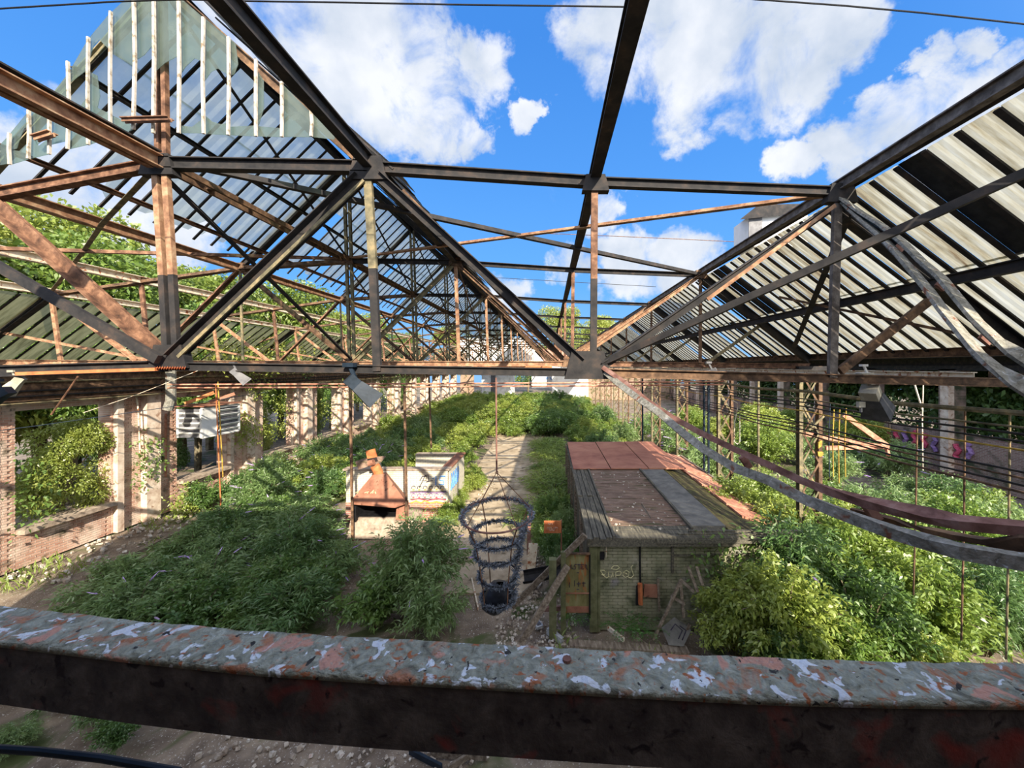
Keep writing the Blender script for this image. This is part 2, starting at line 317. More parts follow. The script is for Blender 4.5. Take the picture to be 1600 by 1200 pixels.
M['render_white'] = mat('white_render', [(.3, (.55, .5, .44)), (.45, (.74, .71, .66)), (.7, (.82, .8, .77))], 1.2)
M['pilaster'] = mat('limewash', [(.3, (.34, .23, .17)), (.45, (.54, .42, .33)), (.65, (.7, .6, .5))], 3.2, 8, spots=[(3.3, .58, .68, (.3, .17, .11))], bump=.3)
M['wood'] = mat('old_wood', [(.3, (.075, .055, .04)), (.5, (.19, .15, .11)), (.7, (.33, .28, .22))], 3, 8, stretch=(6, 1.2, 6), bump=.3)
M['wood_dark'] = mat('roof_boards', [(.3, (.045, .042, .034)), (.5, (.105, .096, .075)), (.66, (.18, .165, .12)), (.8, (.25, .24, .14))], 2.5, 8, stretch=(9, 1, 9), bump=.3)
M['wood_brown'] = mat('brown_planks', [(.3, (.1, .062, .045)), (.5, (.2, .13, .095)), (.7, (.31, .225, .165))], 2.5, 8, stretch=(1.2, 8, 1), bump=.25, spots=[(14, .62, .68, (.36, .3, .22)), (1.3, .55, .68, (.08, .075, .03))])
M['felt'] = mat('grey_felt', [(.3, (.1, .098, .092)), (.5, (.17, .165, .15)), (.7, (.25, .24, .21))], 3, 8, bump=.3)
M['moss'] = mat('mossy_litter', [(.3, (.02, .019, .01)), (.5, (.055, .045, .02)), (.64, (.08, .085, .025)), (.78, (.14, .09, .05))], 5, 9, bump=.9)
M['greenbrick'] = mat('mossy_brick', [(.3, (.115, .12, .075)), (.48, (.215, .215, .135)), (.62, (.31, .295, .205)), (.75, (.4, .37, .3))], 2.6, 8, bump=.25, spots=[(1.1, .57, .7, (.27, .25, .3)), (2.3, .6, .72, (.08, .09, .05))])
M['mortar'] = mat('mortar', [(.3, (.08, .08, .055)), (.5, (.2, .195, .14)), (.7, (.36, .345, .27))], 3, 8)
M['greenpost'] = mat('green_post', [(.3, (.06, .065, .03)), (.5, (.13, .135, .065)), (.7, (.2, .195, .11))], 4, 8)
M['door'] = mat('door_paint', [(.3, (.12, .105, .04)), (.5, (.2, .18, .075)), (.66, (.25, .235, .12))], 2, 7, spots=[(3, .52, .62, (.3, .12, .04))], stretch=(3, 1, 1))
M['black'] = mat('black', [(.4, (.006, .006, .007)), (.6, (.014, .014, .016))], 8, rough=.6)
M['bag'] = mat('black_plastic', [(.4, (.008, .01, .015)), (.6, (.018, .022, .032))], 8, rough=.45)
M['bluegrey'] = mat('blue_lamp', [(.4, (.009, .018, .03)), (.6, (.018, .03, .048))], 6, rough=.5)
M['beige'] = mat('beige_lamp', [(.4, (.3, .28, .22)), (.6, (.46, .43, .35))], 6, rough=.6)
M['grey'] = mat('grey_metal', [(.4, (.09, .09, .1)), (.6, (.16, .16, .17))], 6, rough=.5)
M['darkgrey'] = mat('dark_grey_metal', [(.4, (.05, .05, .055)), (.6, (.085, .085, .09))], 6, rough=.5)
M['lampglass'] = mat('lamp_glass', [(.4, (.35, .36, .37)), (.6, (.55, .56, .56))], 9, rough=.15)
M['white'] = mat('white_paint', [(.3, (.5, .5, .47)), (.5, (.74, .74, .72)), (.7, (.8, .8, .8))], 2)
M['yellow'] = mat('yellow_pipe', [(.35, (.22, .13, .03)), (.6, (.48, .33, .06))], 7)
M['tinsel'] = mat('tinsel', [(.35, (.04, .048, .06)), (.5, (.11, .13, .16)), (.7, (.3, .34, .4))], 25, rough=.4)
M['rubble'] = mat('rubble', [(.3, (.2, .15, .11)), (.5, (.42, .36, .29)), (.62, (.66, .62, .55)), (.72, (.36, .17, .12))], 4, 5, bump=.3)
M['g_black'] = mat('spray_black', [(.4, (.025, .02, .035)), (.6, (.06, .05, .08))], 9, bump=0)
M['g_blue'] = mat('spray_blue', [(.4, (.06, .2, .55)), (.6, (.12, .32, .7))], 9, bump=0)
M['g_pale'] = mat('spray_pale_yellow', [(.4, (.6, .56, .3)), (.6, (.75, .7, .42))], 9, bump=0)
M['g_red'] = mat('spray_red', [(.4, (.4, .04, .09)), (.6, (.5, .1, .16))], 9, bump=0)
M['g_orange'] = mat('spray_orange', [(.4, (.6, .3, .05)), (.6, (.7, .42, .1))], 9, bump=0)
M['g_purple'] = mat('spray_purple', [(.4, (.18, .09, .25)), (.6, (.3, .2, .38))], 9, bump=0)
M['glass_roof'] = glassmat('roof_glass', (.55, .66, .68), (.64, .69, .63), .74)
M['glass_gable'] = glassmat('gable_glass', (.6, .74, .7), (.28, .34, .3), .35, scale=5)
M['sheet'] = sheetmat('pale_sheet', [(.36, (.12, .085, .05)), (.5, (.24, .22, .155)), (.64, (.32, .315, .26)), (.82, (.37, .385, .36))], .7)
M['sheet_brown'] = sheetmat('amber_sheet', [(.35, (.12, .05, .02)), (.6, (.4, .2, .07)), (.8, (.55, .3, .12))], .6)
M['sheet_dark'] = mat('slate_sheet', [(.4, (.018, .02, .024)), (.6, (.035, .038, .042))], 5)
M['sheet_olive'] = sheetmat('olive_sheet', [(.35, (.16, .16, .08)), (.55, (.3, .3, .16)), (.8, (.42, .4, .22))], .5)
M['sheet_grey'] = mat('asbestos_sheet', [(.35, (.2, .17, .14)), (.5, (.42, .39, .35)), (.7, (.56, .54, .5))], 5)
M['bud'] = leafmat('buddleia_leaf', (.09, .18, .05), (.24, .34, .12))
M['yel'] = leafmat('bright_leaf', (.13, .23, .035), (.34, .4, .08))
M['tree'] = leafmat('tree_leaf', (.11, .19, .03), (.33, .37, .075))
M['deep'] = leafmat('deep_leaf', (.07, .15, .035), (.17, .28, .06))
M['grassleaf'] = leafmat('grass_blade', (.13, .22, .035), (.28, .36, .08))
M['fern'] = leafmat('fern_leaf', (.05, .16, .02), (.1, .26, .04))
M['stem'] = mat('stem', [(.4, (.09, .07, .045)), (.6, (.2, .17, .11))], 6, coords='obj')
M['flower'] = mat('lilac_flower', [(.4, (.32, .2, .48)), (.6, (.52, .4, .66))], 8, coords='obj', bump=0)

# ------------------------------------------------------------------ ground
N_T = 12
def T(n): return 1.0 + .92 * n
def ground():
    nx, ny = 90, 130; vs = []; fs = []
    for j in range(ny + 1):
        y = (-1.5 + 27 * (j / ny) ** 1.7) * D0
        for i in range(nx + 1):
            x = (-14 + 28 * i / nx) * D0 * (1)
            z = .10 * mnoise.noise(Vector((x * .35, y * .35, 0))) - .06
            if -.74 * D0 < x < .0 and y < 9 * D0: z = -.03
            vs.append((x, y, z))
    for j in range(ny):
        for i in range(nx):
            a = j * (nx + 1) + i; fs.append((a, a + 1, a + nx + 2, a + nx + 1))
    o = MB().add(vs, fs).build('floor', M['soil'], kind='structure', smooth=True)
    # concrete path down the middle, cast in separate bays
    pth = struct('trim_1')
    k = 1.9
    while k < 9:
        k2 = k + .42 + .1 * R.random(); l, r = -.8 + .03 * R.random() - (.0 if k < 4 else .02 * (k - 4)), -.1 + .03 * R.random()
        b = MB(); z = .02 + .012 * R.random()
        b.prism([(l * D0, k * D0, z - .12), (r * D0, k * D0, z - .12), (r * D0, (k2 - .012) * D0, z - .12), (l * D0, (k2 - .012) * D0, z - .12)], (0, 0, .12))
        b.build('concrete_slab', M['concrete'], pth); k = k2
ground()

# ------------------------------------------------------------------ walls
XL, XR = -2.95, 4.0
def face_bricks(w, n, t):
    bw, bh = .235, .078; me = []
    for v in range(3):
        me.append(MB().box((0, 0, 0), (.05, .222 + .003 * v, .066)).mesh('brick')); me[-1].materials.append(M['brick_left'])
    rest = MB(); kept = 0
    sill = [o for o in w.children if o.name.startswith('sill_wall')][-1]; pier = [o for o in w.children if o.name.startswith('pier')][-1]
    for host, k0, k1, z0, z1, cap in ((sill, t + .2, t + .66, -1.127, -.935, 165 if n == 1 else 0), (pier, t - .26, t + .2, -1.127, -.03, 125 if n == 2 else 0)):
        row = 0; z = H + z0 * D0 + bh / 2; got = 0
        while z < H + z1 * D0 - bh / 2:
            y = k0 * D0 + bw / 2 + (bw / 2 if row % 2 else 0)
            while y < k1 * D0 - bw / 2:
                p = Vector((XL * D0 + .0 + R.uniform(-.004, .006), y, z))
                if got < cap and (host is sill or z > 2.2):
                    o = bpy.data.objects.new('brick', me[R.randrange(3)]); C.objects.link(o); o.parent = host; o.location = p; got += 1
                else: rest.box(p, (.05, .222, .066))
                y += bw
            if row % 2:
                for yy in (k0 * D0 + bw / 4, k1 * D0 - bw * .3): rest.box((XL * D0, yy, z), (.05, .108, .066))
            else: rest.box((XL * D0, k1 * D0 - bw * .2, z), (.05, .09, .066))
            z += bh; row += 1
    rest.build('brick_rest', M['brick_left'], w, kind='stuff')
def wall_left():
    w = struct('wall_left'); th = .08
    def slab(name, k0, k1, z0, z1, x0=XL, t=th, m='brick_left'):
        MB().box(W(x0 - t / 2, (k0 + k1) / 2, (z0 + z1) / 2), (t * D0, (k1 - k0) * D0, (z1 - z0) * D0)).build(name, M[m], w)
    for n in range(0, N_T + 1):
        t = T(n)
        slab('pier', t - .26, t + .2, -1.127, -.02)
        slab('pilaster', t - .07, t + .03, -1.127, -.1, XL + .05, .05, 'pilaster')
        slab('pilaster', t - .245, t - .205, -1.127, -.12, XL + .035, .035, 'pilaster')
        slab('sill_wall', t + .2, t + .66, -1.127, -.93)
        MB().box(W(XL - .02, t + .43, -.92), (.15 * D0, .46 * D0, .025 * D0)).build('sill', M['hearth'], w)
        if n in (1, 2): face_bricks(w, n, t)
        slab('lintel', t + .2, t + .66, -.25, -.02, XL, th)
        MB().box(W(XL + .03, t + .46, -.1), (.04 * D0, .92 * D0, .03 * D0)).build('lintel_beam', M['brownsteel'], w)
wall_left()
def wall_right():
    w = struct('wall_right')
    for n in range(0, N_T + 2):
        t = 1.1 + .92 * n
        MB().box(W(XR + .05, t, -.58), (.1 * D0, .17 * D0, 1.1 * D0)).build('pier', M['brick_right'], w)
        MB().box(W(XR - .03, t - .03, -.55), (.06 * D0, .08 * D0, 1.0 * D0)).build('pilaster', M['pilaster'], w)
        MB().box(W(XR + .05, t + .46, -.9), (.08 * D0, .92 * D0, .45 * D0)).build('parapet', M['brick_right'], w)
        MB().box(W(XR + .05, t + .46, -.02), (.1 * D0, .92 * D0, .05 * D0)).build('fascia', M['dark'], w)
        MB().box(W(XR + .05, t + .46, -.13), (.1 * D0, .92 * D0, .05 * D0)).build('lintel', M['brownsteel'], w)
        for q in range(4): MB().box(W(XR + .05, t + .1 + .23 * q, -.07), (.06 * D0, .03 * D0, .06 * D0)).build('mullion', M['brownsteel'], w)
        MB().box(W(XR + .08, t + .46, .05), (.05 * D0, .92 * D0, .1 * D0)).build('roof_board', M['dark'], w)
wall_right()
def wall_far():
    w = struct('wall_far'); k = 12.75
    def q(name, pts, m): MB().prism([W(x, k, z) for x, z in pts], (0, .3, 0)).build(name, M[m], w)
    q('gable_panel', [(XL, .0), (-.02, .0), (-.4, .5), (-.75, .93), (-1.6, .95), (-2.4, .93), (XL, .9)], 'render_white')
    q('gable_panel', [(-.02, .0), (1.3, 0), (.8, .45), (.12, .62), (-.5, .5)], 'redbrick')
    q('wall_panel', [(XL, -1.127), (-2.5, -1.127), (-2.5, 0), (XL, 0)], 'brick_front')
    q('wall_panel', [(.1, -1.127), (1.3, -1.127), (1.3, 0), (.1, 0)], 'render_white')
    q('wall_panel', [(1.3, -1.127), (4, -1.127), (4, 0), (1.3, 0)], 'brick_front')
    q('lintel', [(-2.5, -.1), (.1, -.1), (.1, 0), (-2.5, 0)], 'rustorange')
wall_far()
def shade_wall_near():      # unseen end wall added behind the gallery, its steps shaped to cast shade
    w = struct('shade_wall_near')
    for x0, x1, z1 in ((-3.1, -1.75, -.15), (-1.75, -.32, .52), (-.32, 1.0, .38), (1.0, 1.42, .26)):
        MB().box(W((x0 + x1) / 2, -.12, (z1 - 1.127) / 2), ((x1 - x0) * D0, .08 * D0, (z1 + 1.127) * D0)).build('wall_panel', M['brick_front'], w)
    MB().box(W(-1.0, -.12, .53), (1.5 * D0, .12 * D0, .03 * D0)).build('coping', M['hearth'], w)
shade_wall_near()

# ------------------------------------------------------------------ roof trusses
A, RI, B_, C_, D_ = (-1.01, .525), (-1.02, 1.013), (-.468, .517), (.12, .478), (.757, .453)
AB, MM, E_ = (-.98, .012), (.1, .012), (1.30, .03)
Bl, Cl, Dl, El, Ml = (-1.545, .49), (-2.04, .42), (-2.49, .358), (-2.95, .02), (-2.03, .012)
ORD = ['nearest', 'second', 'third', 'fourth', 'fifth', 'sixth', 'seventh', 'eighth', 'ninth', 'tenth', 'eleventh', 'twelfth', 'thirteenth']
def member(root, k, name, a, b, sec, sz, m, off=0):
    p, q = W(a[0], k + off, a[1]), W(b[0], k + off, b[1]); mb = MB()
    if sec == 'I': tee(mb, p, q, sz, sz * .8)
    elif sec == 'LL': double_angle(mb, p, q, sz, .03)
    elif sec == 'twin': twin(mb, p, q, sz * .36, sz * .28, .07)
    elif sec == 'bar': mb.bar(p, q, sz, sz * .6)
    return mb.build(name, M[m], root)
def gusset(root, k, pt, s, m='dark', off=.012):
    x, z = pt; MB().prism([W(x - s, k - off, z - s * .5), (W(x + s, k - off, z - s * .5)), W(x + s * .7, k - off, z + s * .7), W(x - s * .7, k - off, z + s * .7)], (0, off * 2 * D0, 0)).build('gusset_plate', M[m], root)
def truss_near():
    k = 1.0
    t = thing('roof_truss', 'nearest dark steel roof truss, its flat collar crossing the whole sky', 'roof truss', W(-1, k, 0), 'steel roof trusses across the hall')
    n = lambda px, py: ((px - VX) / FP, (VY - py) / FP)
    a, b, c, d = n(250, 256), n(577, 262), n(930, 285), n(1313, 300)
    mem = lambda *x, **y: member(t, k, *x, **y)
    mem('collar', a, b, 'I', .165, 'dark'); mem('collar', b, c, 'I', .15, 'dark'); mem('collar', c, d, 'I', .13, 'dark')
    mem('collar', a, n(-70, 316), 'I', .15, 'rust')
    mem('bottom_chord', n(-720, 590), n(0, 580), 'I', .16, 'dark'); mem('bottom_chord', n(0, 580), n(262, 572), 'I', .16, 'dark')
    mem('bottom_chord', n(262, 572), n(918, 582), 'I', .12, 'dark'); mem('bottom_chord', n(918, 582), n(1660, 600), 'I', .13, 'brownsteel')
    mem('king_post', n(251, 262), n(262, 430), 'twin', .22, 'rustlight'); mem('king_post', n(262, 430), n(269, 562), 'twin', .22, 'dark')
    mem('king_post', n(243, -34), n(248, 250), 'twin', .17, 'rust', off=.01)
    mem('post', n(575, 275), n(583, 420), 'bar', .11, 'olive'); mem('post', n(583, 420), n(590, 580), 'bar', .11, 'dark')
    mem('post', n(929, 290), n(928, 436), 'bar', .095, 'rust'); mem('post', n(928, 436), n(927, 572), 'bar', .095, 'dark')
    mem('post', n(1308, 312), n(1300, 590), 'bar', .11, 'greysteel')
    mem('strut', n(274, 560), n(566, 280), 'LL', .15, 'dark'); mem('strut', n(285, 558), n(572, 285), 'bar', .045, 'olive', off=-.012)
    mem('strut', n(592, 276), n(908, 566), 'LL', .13, 'dark'); mem('strut', n(622, 290), n(880, 560), 'bar', .07, 'brownsteel', off=.03)
    mem('strut', n(942, 572), n(1292, 330), 'LL', .11, 'dark'); mem('strut', n(1100, 470), n(1296, 326), 'bar', .05, 'rustlight', off=-.02)
    mem('strut', n(1312, 580), n(1452, 470), 'bar', .11, 'brownsteel')
    mem('rafter', n(1316, 306), n(1655, 566), 'I', .2, 'dark', off=.04)
    mem('strut', n(262, 556), n(-70, 258), 'LL', .15, 'rust'); mem('strut', n(266, 562), n(-60, 372), 'bar', .125, 'dark', off=-.03)
    mem('rafter', n(243, -36), n(577, 262), 'I', .13, 'brownsteel', off=.03)
    mem('rafter', n(232, -40), n(-60, 283), 'I', .11, 'olive', off=.03)
    for px, py, s in ((250, 262, .045), (577, 268, .05), (930, 290, .035), (1312, 306, .04), (268, 560, .05), (918, 574, .06)): gusset(t, k, n(px, py), s)
    # two horizontal angles of the ventilator still fixed to the king post
    mem('window_bar', n(213, 200), n(284, 198), 'LL', .05, 'rust', off=-.03); mem('window_bar', n(80, 228), n(106, 220), 'LL', .06, 'rustlight', off=-.03)
    return t
def truss_far(n, root=None):
    k = T(n)
    t = thing('roof_truss', ORD[n] + ' rusty roof truss down the hall, with king post and crossing struts', 'roof truss', W(-1, k, 0), 'steel roof trusses across the hall')
    mem = lambda *x, **y: member(t, k, *x, **y)
    mem('collar', A, B_, 'LL', .12, 'dark'); mem('collar', B_, C_, 'LL', .11, 'dark'); mem('collar', C_, D_, 'LL', .11, 'dark')
    mem('collar', A, Bl, 'LL', .12, 'brownsteel'); mem('collar', Bl, Cl, 'LL', .1, 'brownsteel'); mem('collar', Cl, Dl, 'LL', .1, 'brownsteel')
    mem('bottom_chord', El, AB, 'I', .14, 'rustlight'); mem('bottom_chord', AB, MM, 'I', .14, 'rustlight'); mem('bottom_chord', MM, (1.3, .0), 'I', .14, 'rust')
    mem('king_post', (-1.015, 1.0), (-.985, .012), 'twin', .2, 'olive')
    mem('post', B_, (-.45, .012), 'bar', .09, 'rustlight'); mem('post', C_, (.115, .012), 'bar', .09, 'rust'); mem('post', D_, (.755, .0), 'bar', .08, 'brownsteel')
    mem('post', Cl, (-2.0, .012), 'bar', .1, 'rust'); mem('post', Dl, (-2.44, .012), 'bar', .1, 'rustlight'); mem('post', Bl, (-1.53, .012), 'bar', .06, 'olive')
    mem('rafter', RI, B_, 'I', .14, 'dark'); mem('rafter', RI, Bl, 'I', .14, 'dark')
    mem('rafter', D_, E_, 'I', .19, 'dark'); mem('rafter', Dl, El, 'I', .19, 'dark')
    mem('strut', AB, B_, 'LL', .1, 'olive'); mem('strut', AB, Bl, 'LL', .1, 'brownsteel'); mem('strut', B_, (.07, .03), 'LL', .09, 'brownsteel')
    mem('strut', (.13, .03), D_, 'LL', .1, 'rustlight'); mem('strut', Bl, (-2.0, .03), 'LL', .08, 'rust'); mem('strut', (-2.06, .03), Dl, 'LL', .09, 'rustlight')
    mem('strut', Dl, (-2.93, .2), 'bar', .07, 'rust'); mem('strut', (-2.0, .03), (-2.75, .17), 'bar', .07, 'rustlight'); mem('strut', (.78, .01), (1.05, .2), 'bar', .08, 'olive')
    for p in (A, B_, D_, Bl, Dl, AB, MM): gusset(t, k, p, .035, 'brownsteel')
    return t
truss_near()
tp = truss_far(1)
for n in range(2, N_T):
    dup(tp, W(-1, T(n), 0), label=ORD[n] + (' rusty roof truss down the hall, with king post and crossing struts'))

# ------------------------------------------------------------------ long beams and braces
def beam(name, label, a, k0, k1, h, w, m, sec='I'):
    t = thing(name, label, 'beam', W(a[0], max(k0, 1), a[1]), 'long roof beams running down the hall')
    n = int(round((k1 - k0) / .92)); ks = [k0] + [T(i) for i in range(N_T) if k0 + .05 < T(i) < k1 - .05] + [k1]
    for p, q in zip(ks[:-1], ks[1:]):
        mb = MB(); z = 0
        if sec == 'I': tee(mb, W(a[0], p, a[1]), W(a[0], q, a[1]), h, w, ref=(1, 0, 0))
        elif sec == 'twin':
            for s in (-1, 1): mb.box((W(a[0] + s * w * .5 / D0, (p + q) / 2, a[1])), (.05, (q - p) * D0, h))
            for i in range(3): mb.box(W(a[0], p + (q - p) * (i + .5) / 3, a[1]), (w, .08, .02))
        mb.build('beam_length', M[m], t)
    return t
beam('ridge_beam', 'dark ridge beam under the peak of the glazed gable', RI, 1.0, 12.6, .18, .14, 'dark')
beam('purlin', 'twin angle beam joining the king posts halfway up', (-1.01, .53), 1.0, 12.6, .09, .2, 'brownsteel', 'twin')
beam('purlin', 'dark beam at the foot of the steep roof slope, sky beyond it', (-.468, .53), .3, 12.6, .19, .13, 'dark')
beam('purlin', 'lone dark beam crossing the open sky in the middle', (.12, .50), .33, 12.6, .15, .15, 'dark')
beam('ridge_beam', 'grey painted beam along the top edge of the pale sheets', (.757, .47), .4, 12.6, .15, .1, 'greysteel')
beam('purlin', 'sunlit beam below the broken lower edge of the glass', (-1.545, .49), 1.0, 12.6, .2, .14, 'rustlight')
beam('purlin', 'cream painted beam running in front of the trees', (-2.04, .43), 1.0, 12.6, .19, .16, 'cream')
beam('purlin', 'cream rusted beam along the top of the olive sheets', (-2.49, .37), 1.0, 12.6, .18, .18, 'cream')
beam('eave_beam', 'dark beam under the lower ends of the pale sheets', (1.31, .045), .5, 12.6, .16, .16, 'brownsteel')
beam('eave_beam', 'dark beam on top of the brick wall with openings', (-2.93, .0), 1.0, 12.6, .16, .14, 'brownsteel')
beam('purlin', 'dark purlin halfway down under the pale sheets', (1.015, .218), .45, 12.6, .15, .1, 'dark')
beam('purlin', 'rusty rail along the lower edge of the roof glass', (-1.44, .575), 1.0, 12.6, .07, .1, 'rust')
beam('purlin', 'thin dark purlin halfway up behind the glass', (-1.24, .775), 1.0, 12.6, .07, .08, 'dark')
beam('crane_rail', 'cream painted runway beam beside the lattice columns', (1.14, -.025), 1.03, 12.6, .1, .1, 'cream')
t = thing('runway_girder', 'deep dark girder along the top of the brick wall above the openings', 'beam', W(-2.86, 1, -.1))
for n in range(0, N_T):
    tee(MB(), W(-2.87, T(n), -.115), W(-2.87, T(n + 1) - .004, -.115), .15 * D0, .22, ref=(1, 0, 0)).build('girder_length', M['brownsteel'], t)
ra = struct('roof_aisle')  # aisle roof, added to keep the sun off the trees beyond
for n in range(-2, N_T): MB().box(W(5.4, T(n) + .46, .1), (3.2 * D0, .915 * D0, .03 * D0)).build('roof_panel', M['dark'], ra)
t = thing('hanging_beam', 'heavy rust brown channel beam reaching over the camera to the king post', 'beam', W(-1.01, .7, .53), 'long roof beams running down the hall')
for s, m in ((-1, 'rustlight'), (1, 'rustlight')):
    mb = MB(); mb.sweep([(-.09, .02 * s), (.09, .02 * s), (.09, .11 * s), (.075, .11 * s), (.075, .035 * s), (-.075, .035 * s), (-.075, .11 * s), (-.09, .11 * s)], W(-1.01, .32, .52), W(-1.01, .985, .525), (1, 0, 0)); mb.build('channel', M['rustlight'], t)
MB().bar(W(-1.01, .32, .548), W(-1.01, .98, .548), .02, .24, (1, 0, 0)).build('cover_plate', M['dark'], t)

def brace(label, p, q, w, m, mid=None, name='diagonal_brace', ref=(0, 0, 1)):
    pts = [p] + (mid or []) + [q]; mb = MB()
    for a, b in zip(pts[:-1], pts[1:]): mb.sweep([(x, y) for x, y in s_angle(w, .012)], a, b, ref)
    return tag(mb.build(name, M[m]), label, 'brace')
brace('dark angle brace from the king post across to the far end of the second collar', W(-1.0, 1, .53), W(.757, T(1), .45), .1, 'dark')
brace('pale rusty angle brace slanting across the blue sky to the bent rafter', W(.75, 1, .445), W(-1.0, T(1), .535), .1, 'rustlight')
brace('thin bent brace hanging in front of the trees', W(-1.04, 1, .5), W(-2.49, T(1), .37), .075, 'olive', [P(160, 350, 1.28), P(132, 391, 1.5)])
brace('rusty level brace in front of the trees, meeting the second king post', W(-2.6, 1.1, .36), W(-1.02, T(1), .53), .09, 'rust')
for n in range(0, 6):
    brace(f'sloping sway brace from the ridge down to the {ORD[n+1]} king post', W(-1.02, T(n), 1.0), W(-1.01, T(n + 1), .54), .07, 'dark', ref=(1, 0, 0))
    brace(f'sway brace from collar height down to the foot of the {ORD[n+1]} king post', W(-1.01, T(n), .5), W(-.985, T(n + 1), .03), .09 if n == 0 else .06, 'dark' if n == 0 else 'brownsteel', ref=(1, 0, 0))
    if n: brace(f'rod brace between the {ORD[n]} and {ORD[n+1]} trusses in the row of rusty posts', W(-.46, T(n), .5), W(-.45, T(n + 1), .03), .05, 'brownsteel', ref=(1, 0, 0))
brace('long dark brace rising under the pale sheets from the middle of the truss', P(942, 572, 1.0), P(1660, 252, .6), .1, 'dark', name='long_brace')
brace('pale fallen lath lying across the underside of the pale sheets', P(1217, 466, 1.5), P(1490, 522, 1.12), .06, 'brownsteel', name='fallen_lath')
brace('straight dark rod leaning from the bent rafter down to the first lattice column', P(1325, 340, 1.02), P(1240, 545, 1.7), .1, 'dark', name='leaning_rod')

# ------------------------------------------------------------------ bent steel hanging in front
def strip(pix, k0, k1, wpx0, wpx1, th, ease=1.0):
    n = len(pix); pts = []; ws = []
    for i, (x, y) in enumerate(pix):
        t = (i / (n - 1)) ** ease; k = 1 / ((1 - t) / k0 + t / k1); pts.append(P(x, y, k)); ws.append((wpx0 + (wpx1 - wpx0) * t) * k * D0 / FP)
    return pts, ws
def bentstrip(root, name, pix, k0, k1, w0, w1, m, lip=0, ease=1.0):
    pts, ws = strip(pix, k0, k1, w0, w1, 0, ease)
    def prof(i):
        w = ws[i]; t = .014
        if lip: return [(-w / 2, -t), (w / 2, -t), (w / 2, t), (-w / 2 + t, t), (-w / 2 + t, lip * w), (-w / 2, lip * w)]
        return [(-w / 2, -t), (w / 2, -t), (w / 2, t), (-w / 2, t)]
    return MB().path(prof, pts, (0, 1, 0)).build(name, M[m], root)
t = thing('bent_rafter', 'buckled grey rafter of two splayed angles with peeling paint, curving down', 'bent beam', W(.75, .95, .4))
bentstrip(t, 'upper_angle', [(1312, 308), (1345, 332), (1378, 352), (1410, 378), (1440, 408), (1470, 433), (1500, 470), (1525, 500), (1555, 528), (1585, 550), (1650, 590)], 1.0, .5, 11, 27, 'flaky', .5)
bentstrip(t, 'lower_angle', [(1318, 318), (1345, 342), (1375, 368), (1400, 393), (1425, 422), (1450, 452), (1475, 487), (1500, 517), (1525, 548), (1552, 572), (1590, 597), (1660, 640)], .99, .47, 11, 30, 'flaky', .5)
for px, py, k in ((1405, 388, .86), (1470, 447, .72), (1540, 530, .6)):
    MB().box(P(px, py, k), (.1, .03, .06), Matrix.Rotation(.7, 3, 'Y')).build('spacer_plate', M['redflange'], t)
t = thing('bent_beam', 'long bent beam sagging from the truss to the rail, rusty upper angle over grey lower angle', 'bent beam', W(.15, .95, 0))
up = [(936, 570), (975, 597), (1012, 627), (1050, 652), (1100, 679), (1150, 703), (1200, 726), (1250, 750), (1300, 770), (1350, 786), (1400, 799), (1450, 811), (1500, 820), (1600, 829), (1700, 836)]
lo = [(942, 578), (966, 599), (995, 621), (1030, 645), (1065, 675), (1100, 702), (1150, 732), (1200, 750), (1250, 777), (1300, 798), (1350, 817), (1400, 835), (1450, 850), (1500, 863), (1600, 880), (1700, 890)]
bentstrip(t, 'upper_angle', up, 1.0, .33, 7, 17, 'redflange', 1.3, 1.3)
bentstrip(t, 'lower_angle', lo, 1.0, .32, 9, 24, 'flaky', .6, 1.3)
bentstrip(t, 'web_plate', [(1330, 796), (1400, 815), (1450, 828), (1500, 839), (1550, 847), (1600, 854), (1700, 862)], .53, .328, 5, 44, 'brownsteel')
for px, py, k in ((985, 610, .95), (1053, 660, .85), (1165, 722, .68), (1362, 800, .48)):
    MB().box(P(px, py, k), (.06, .05, .13), Matrix.Rotation(-.6, 3, 'Y')).build('batten_plate', M['redflange'], t)

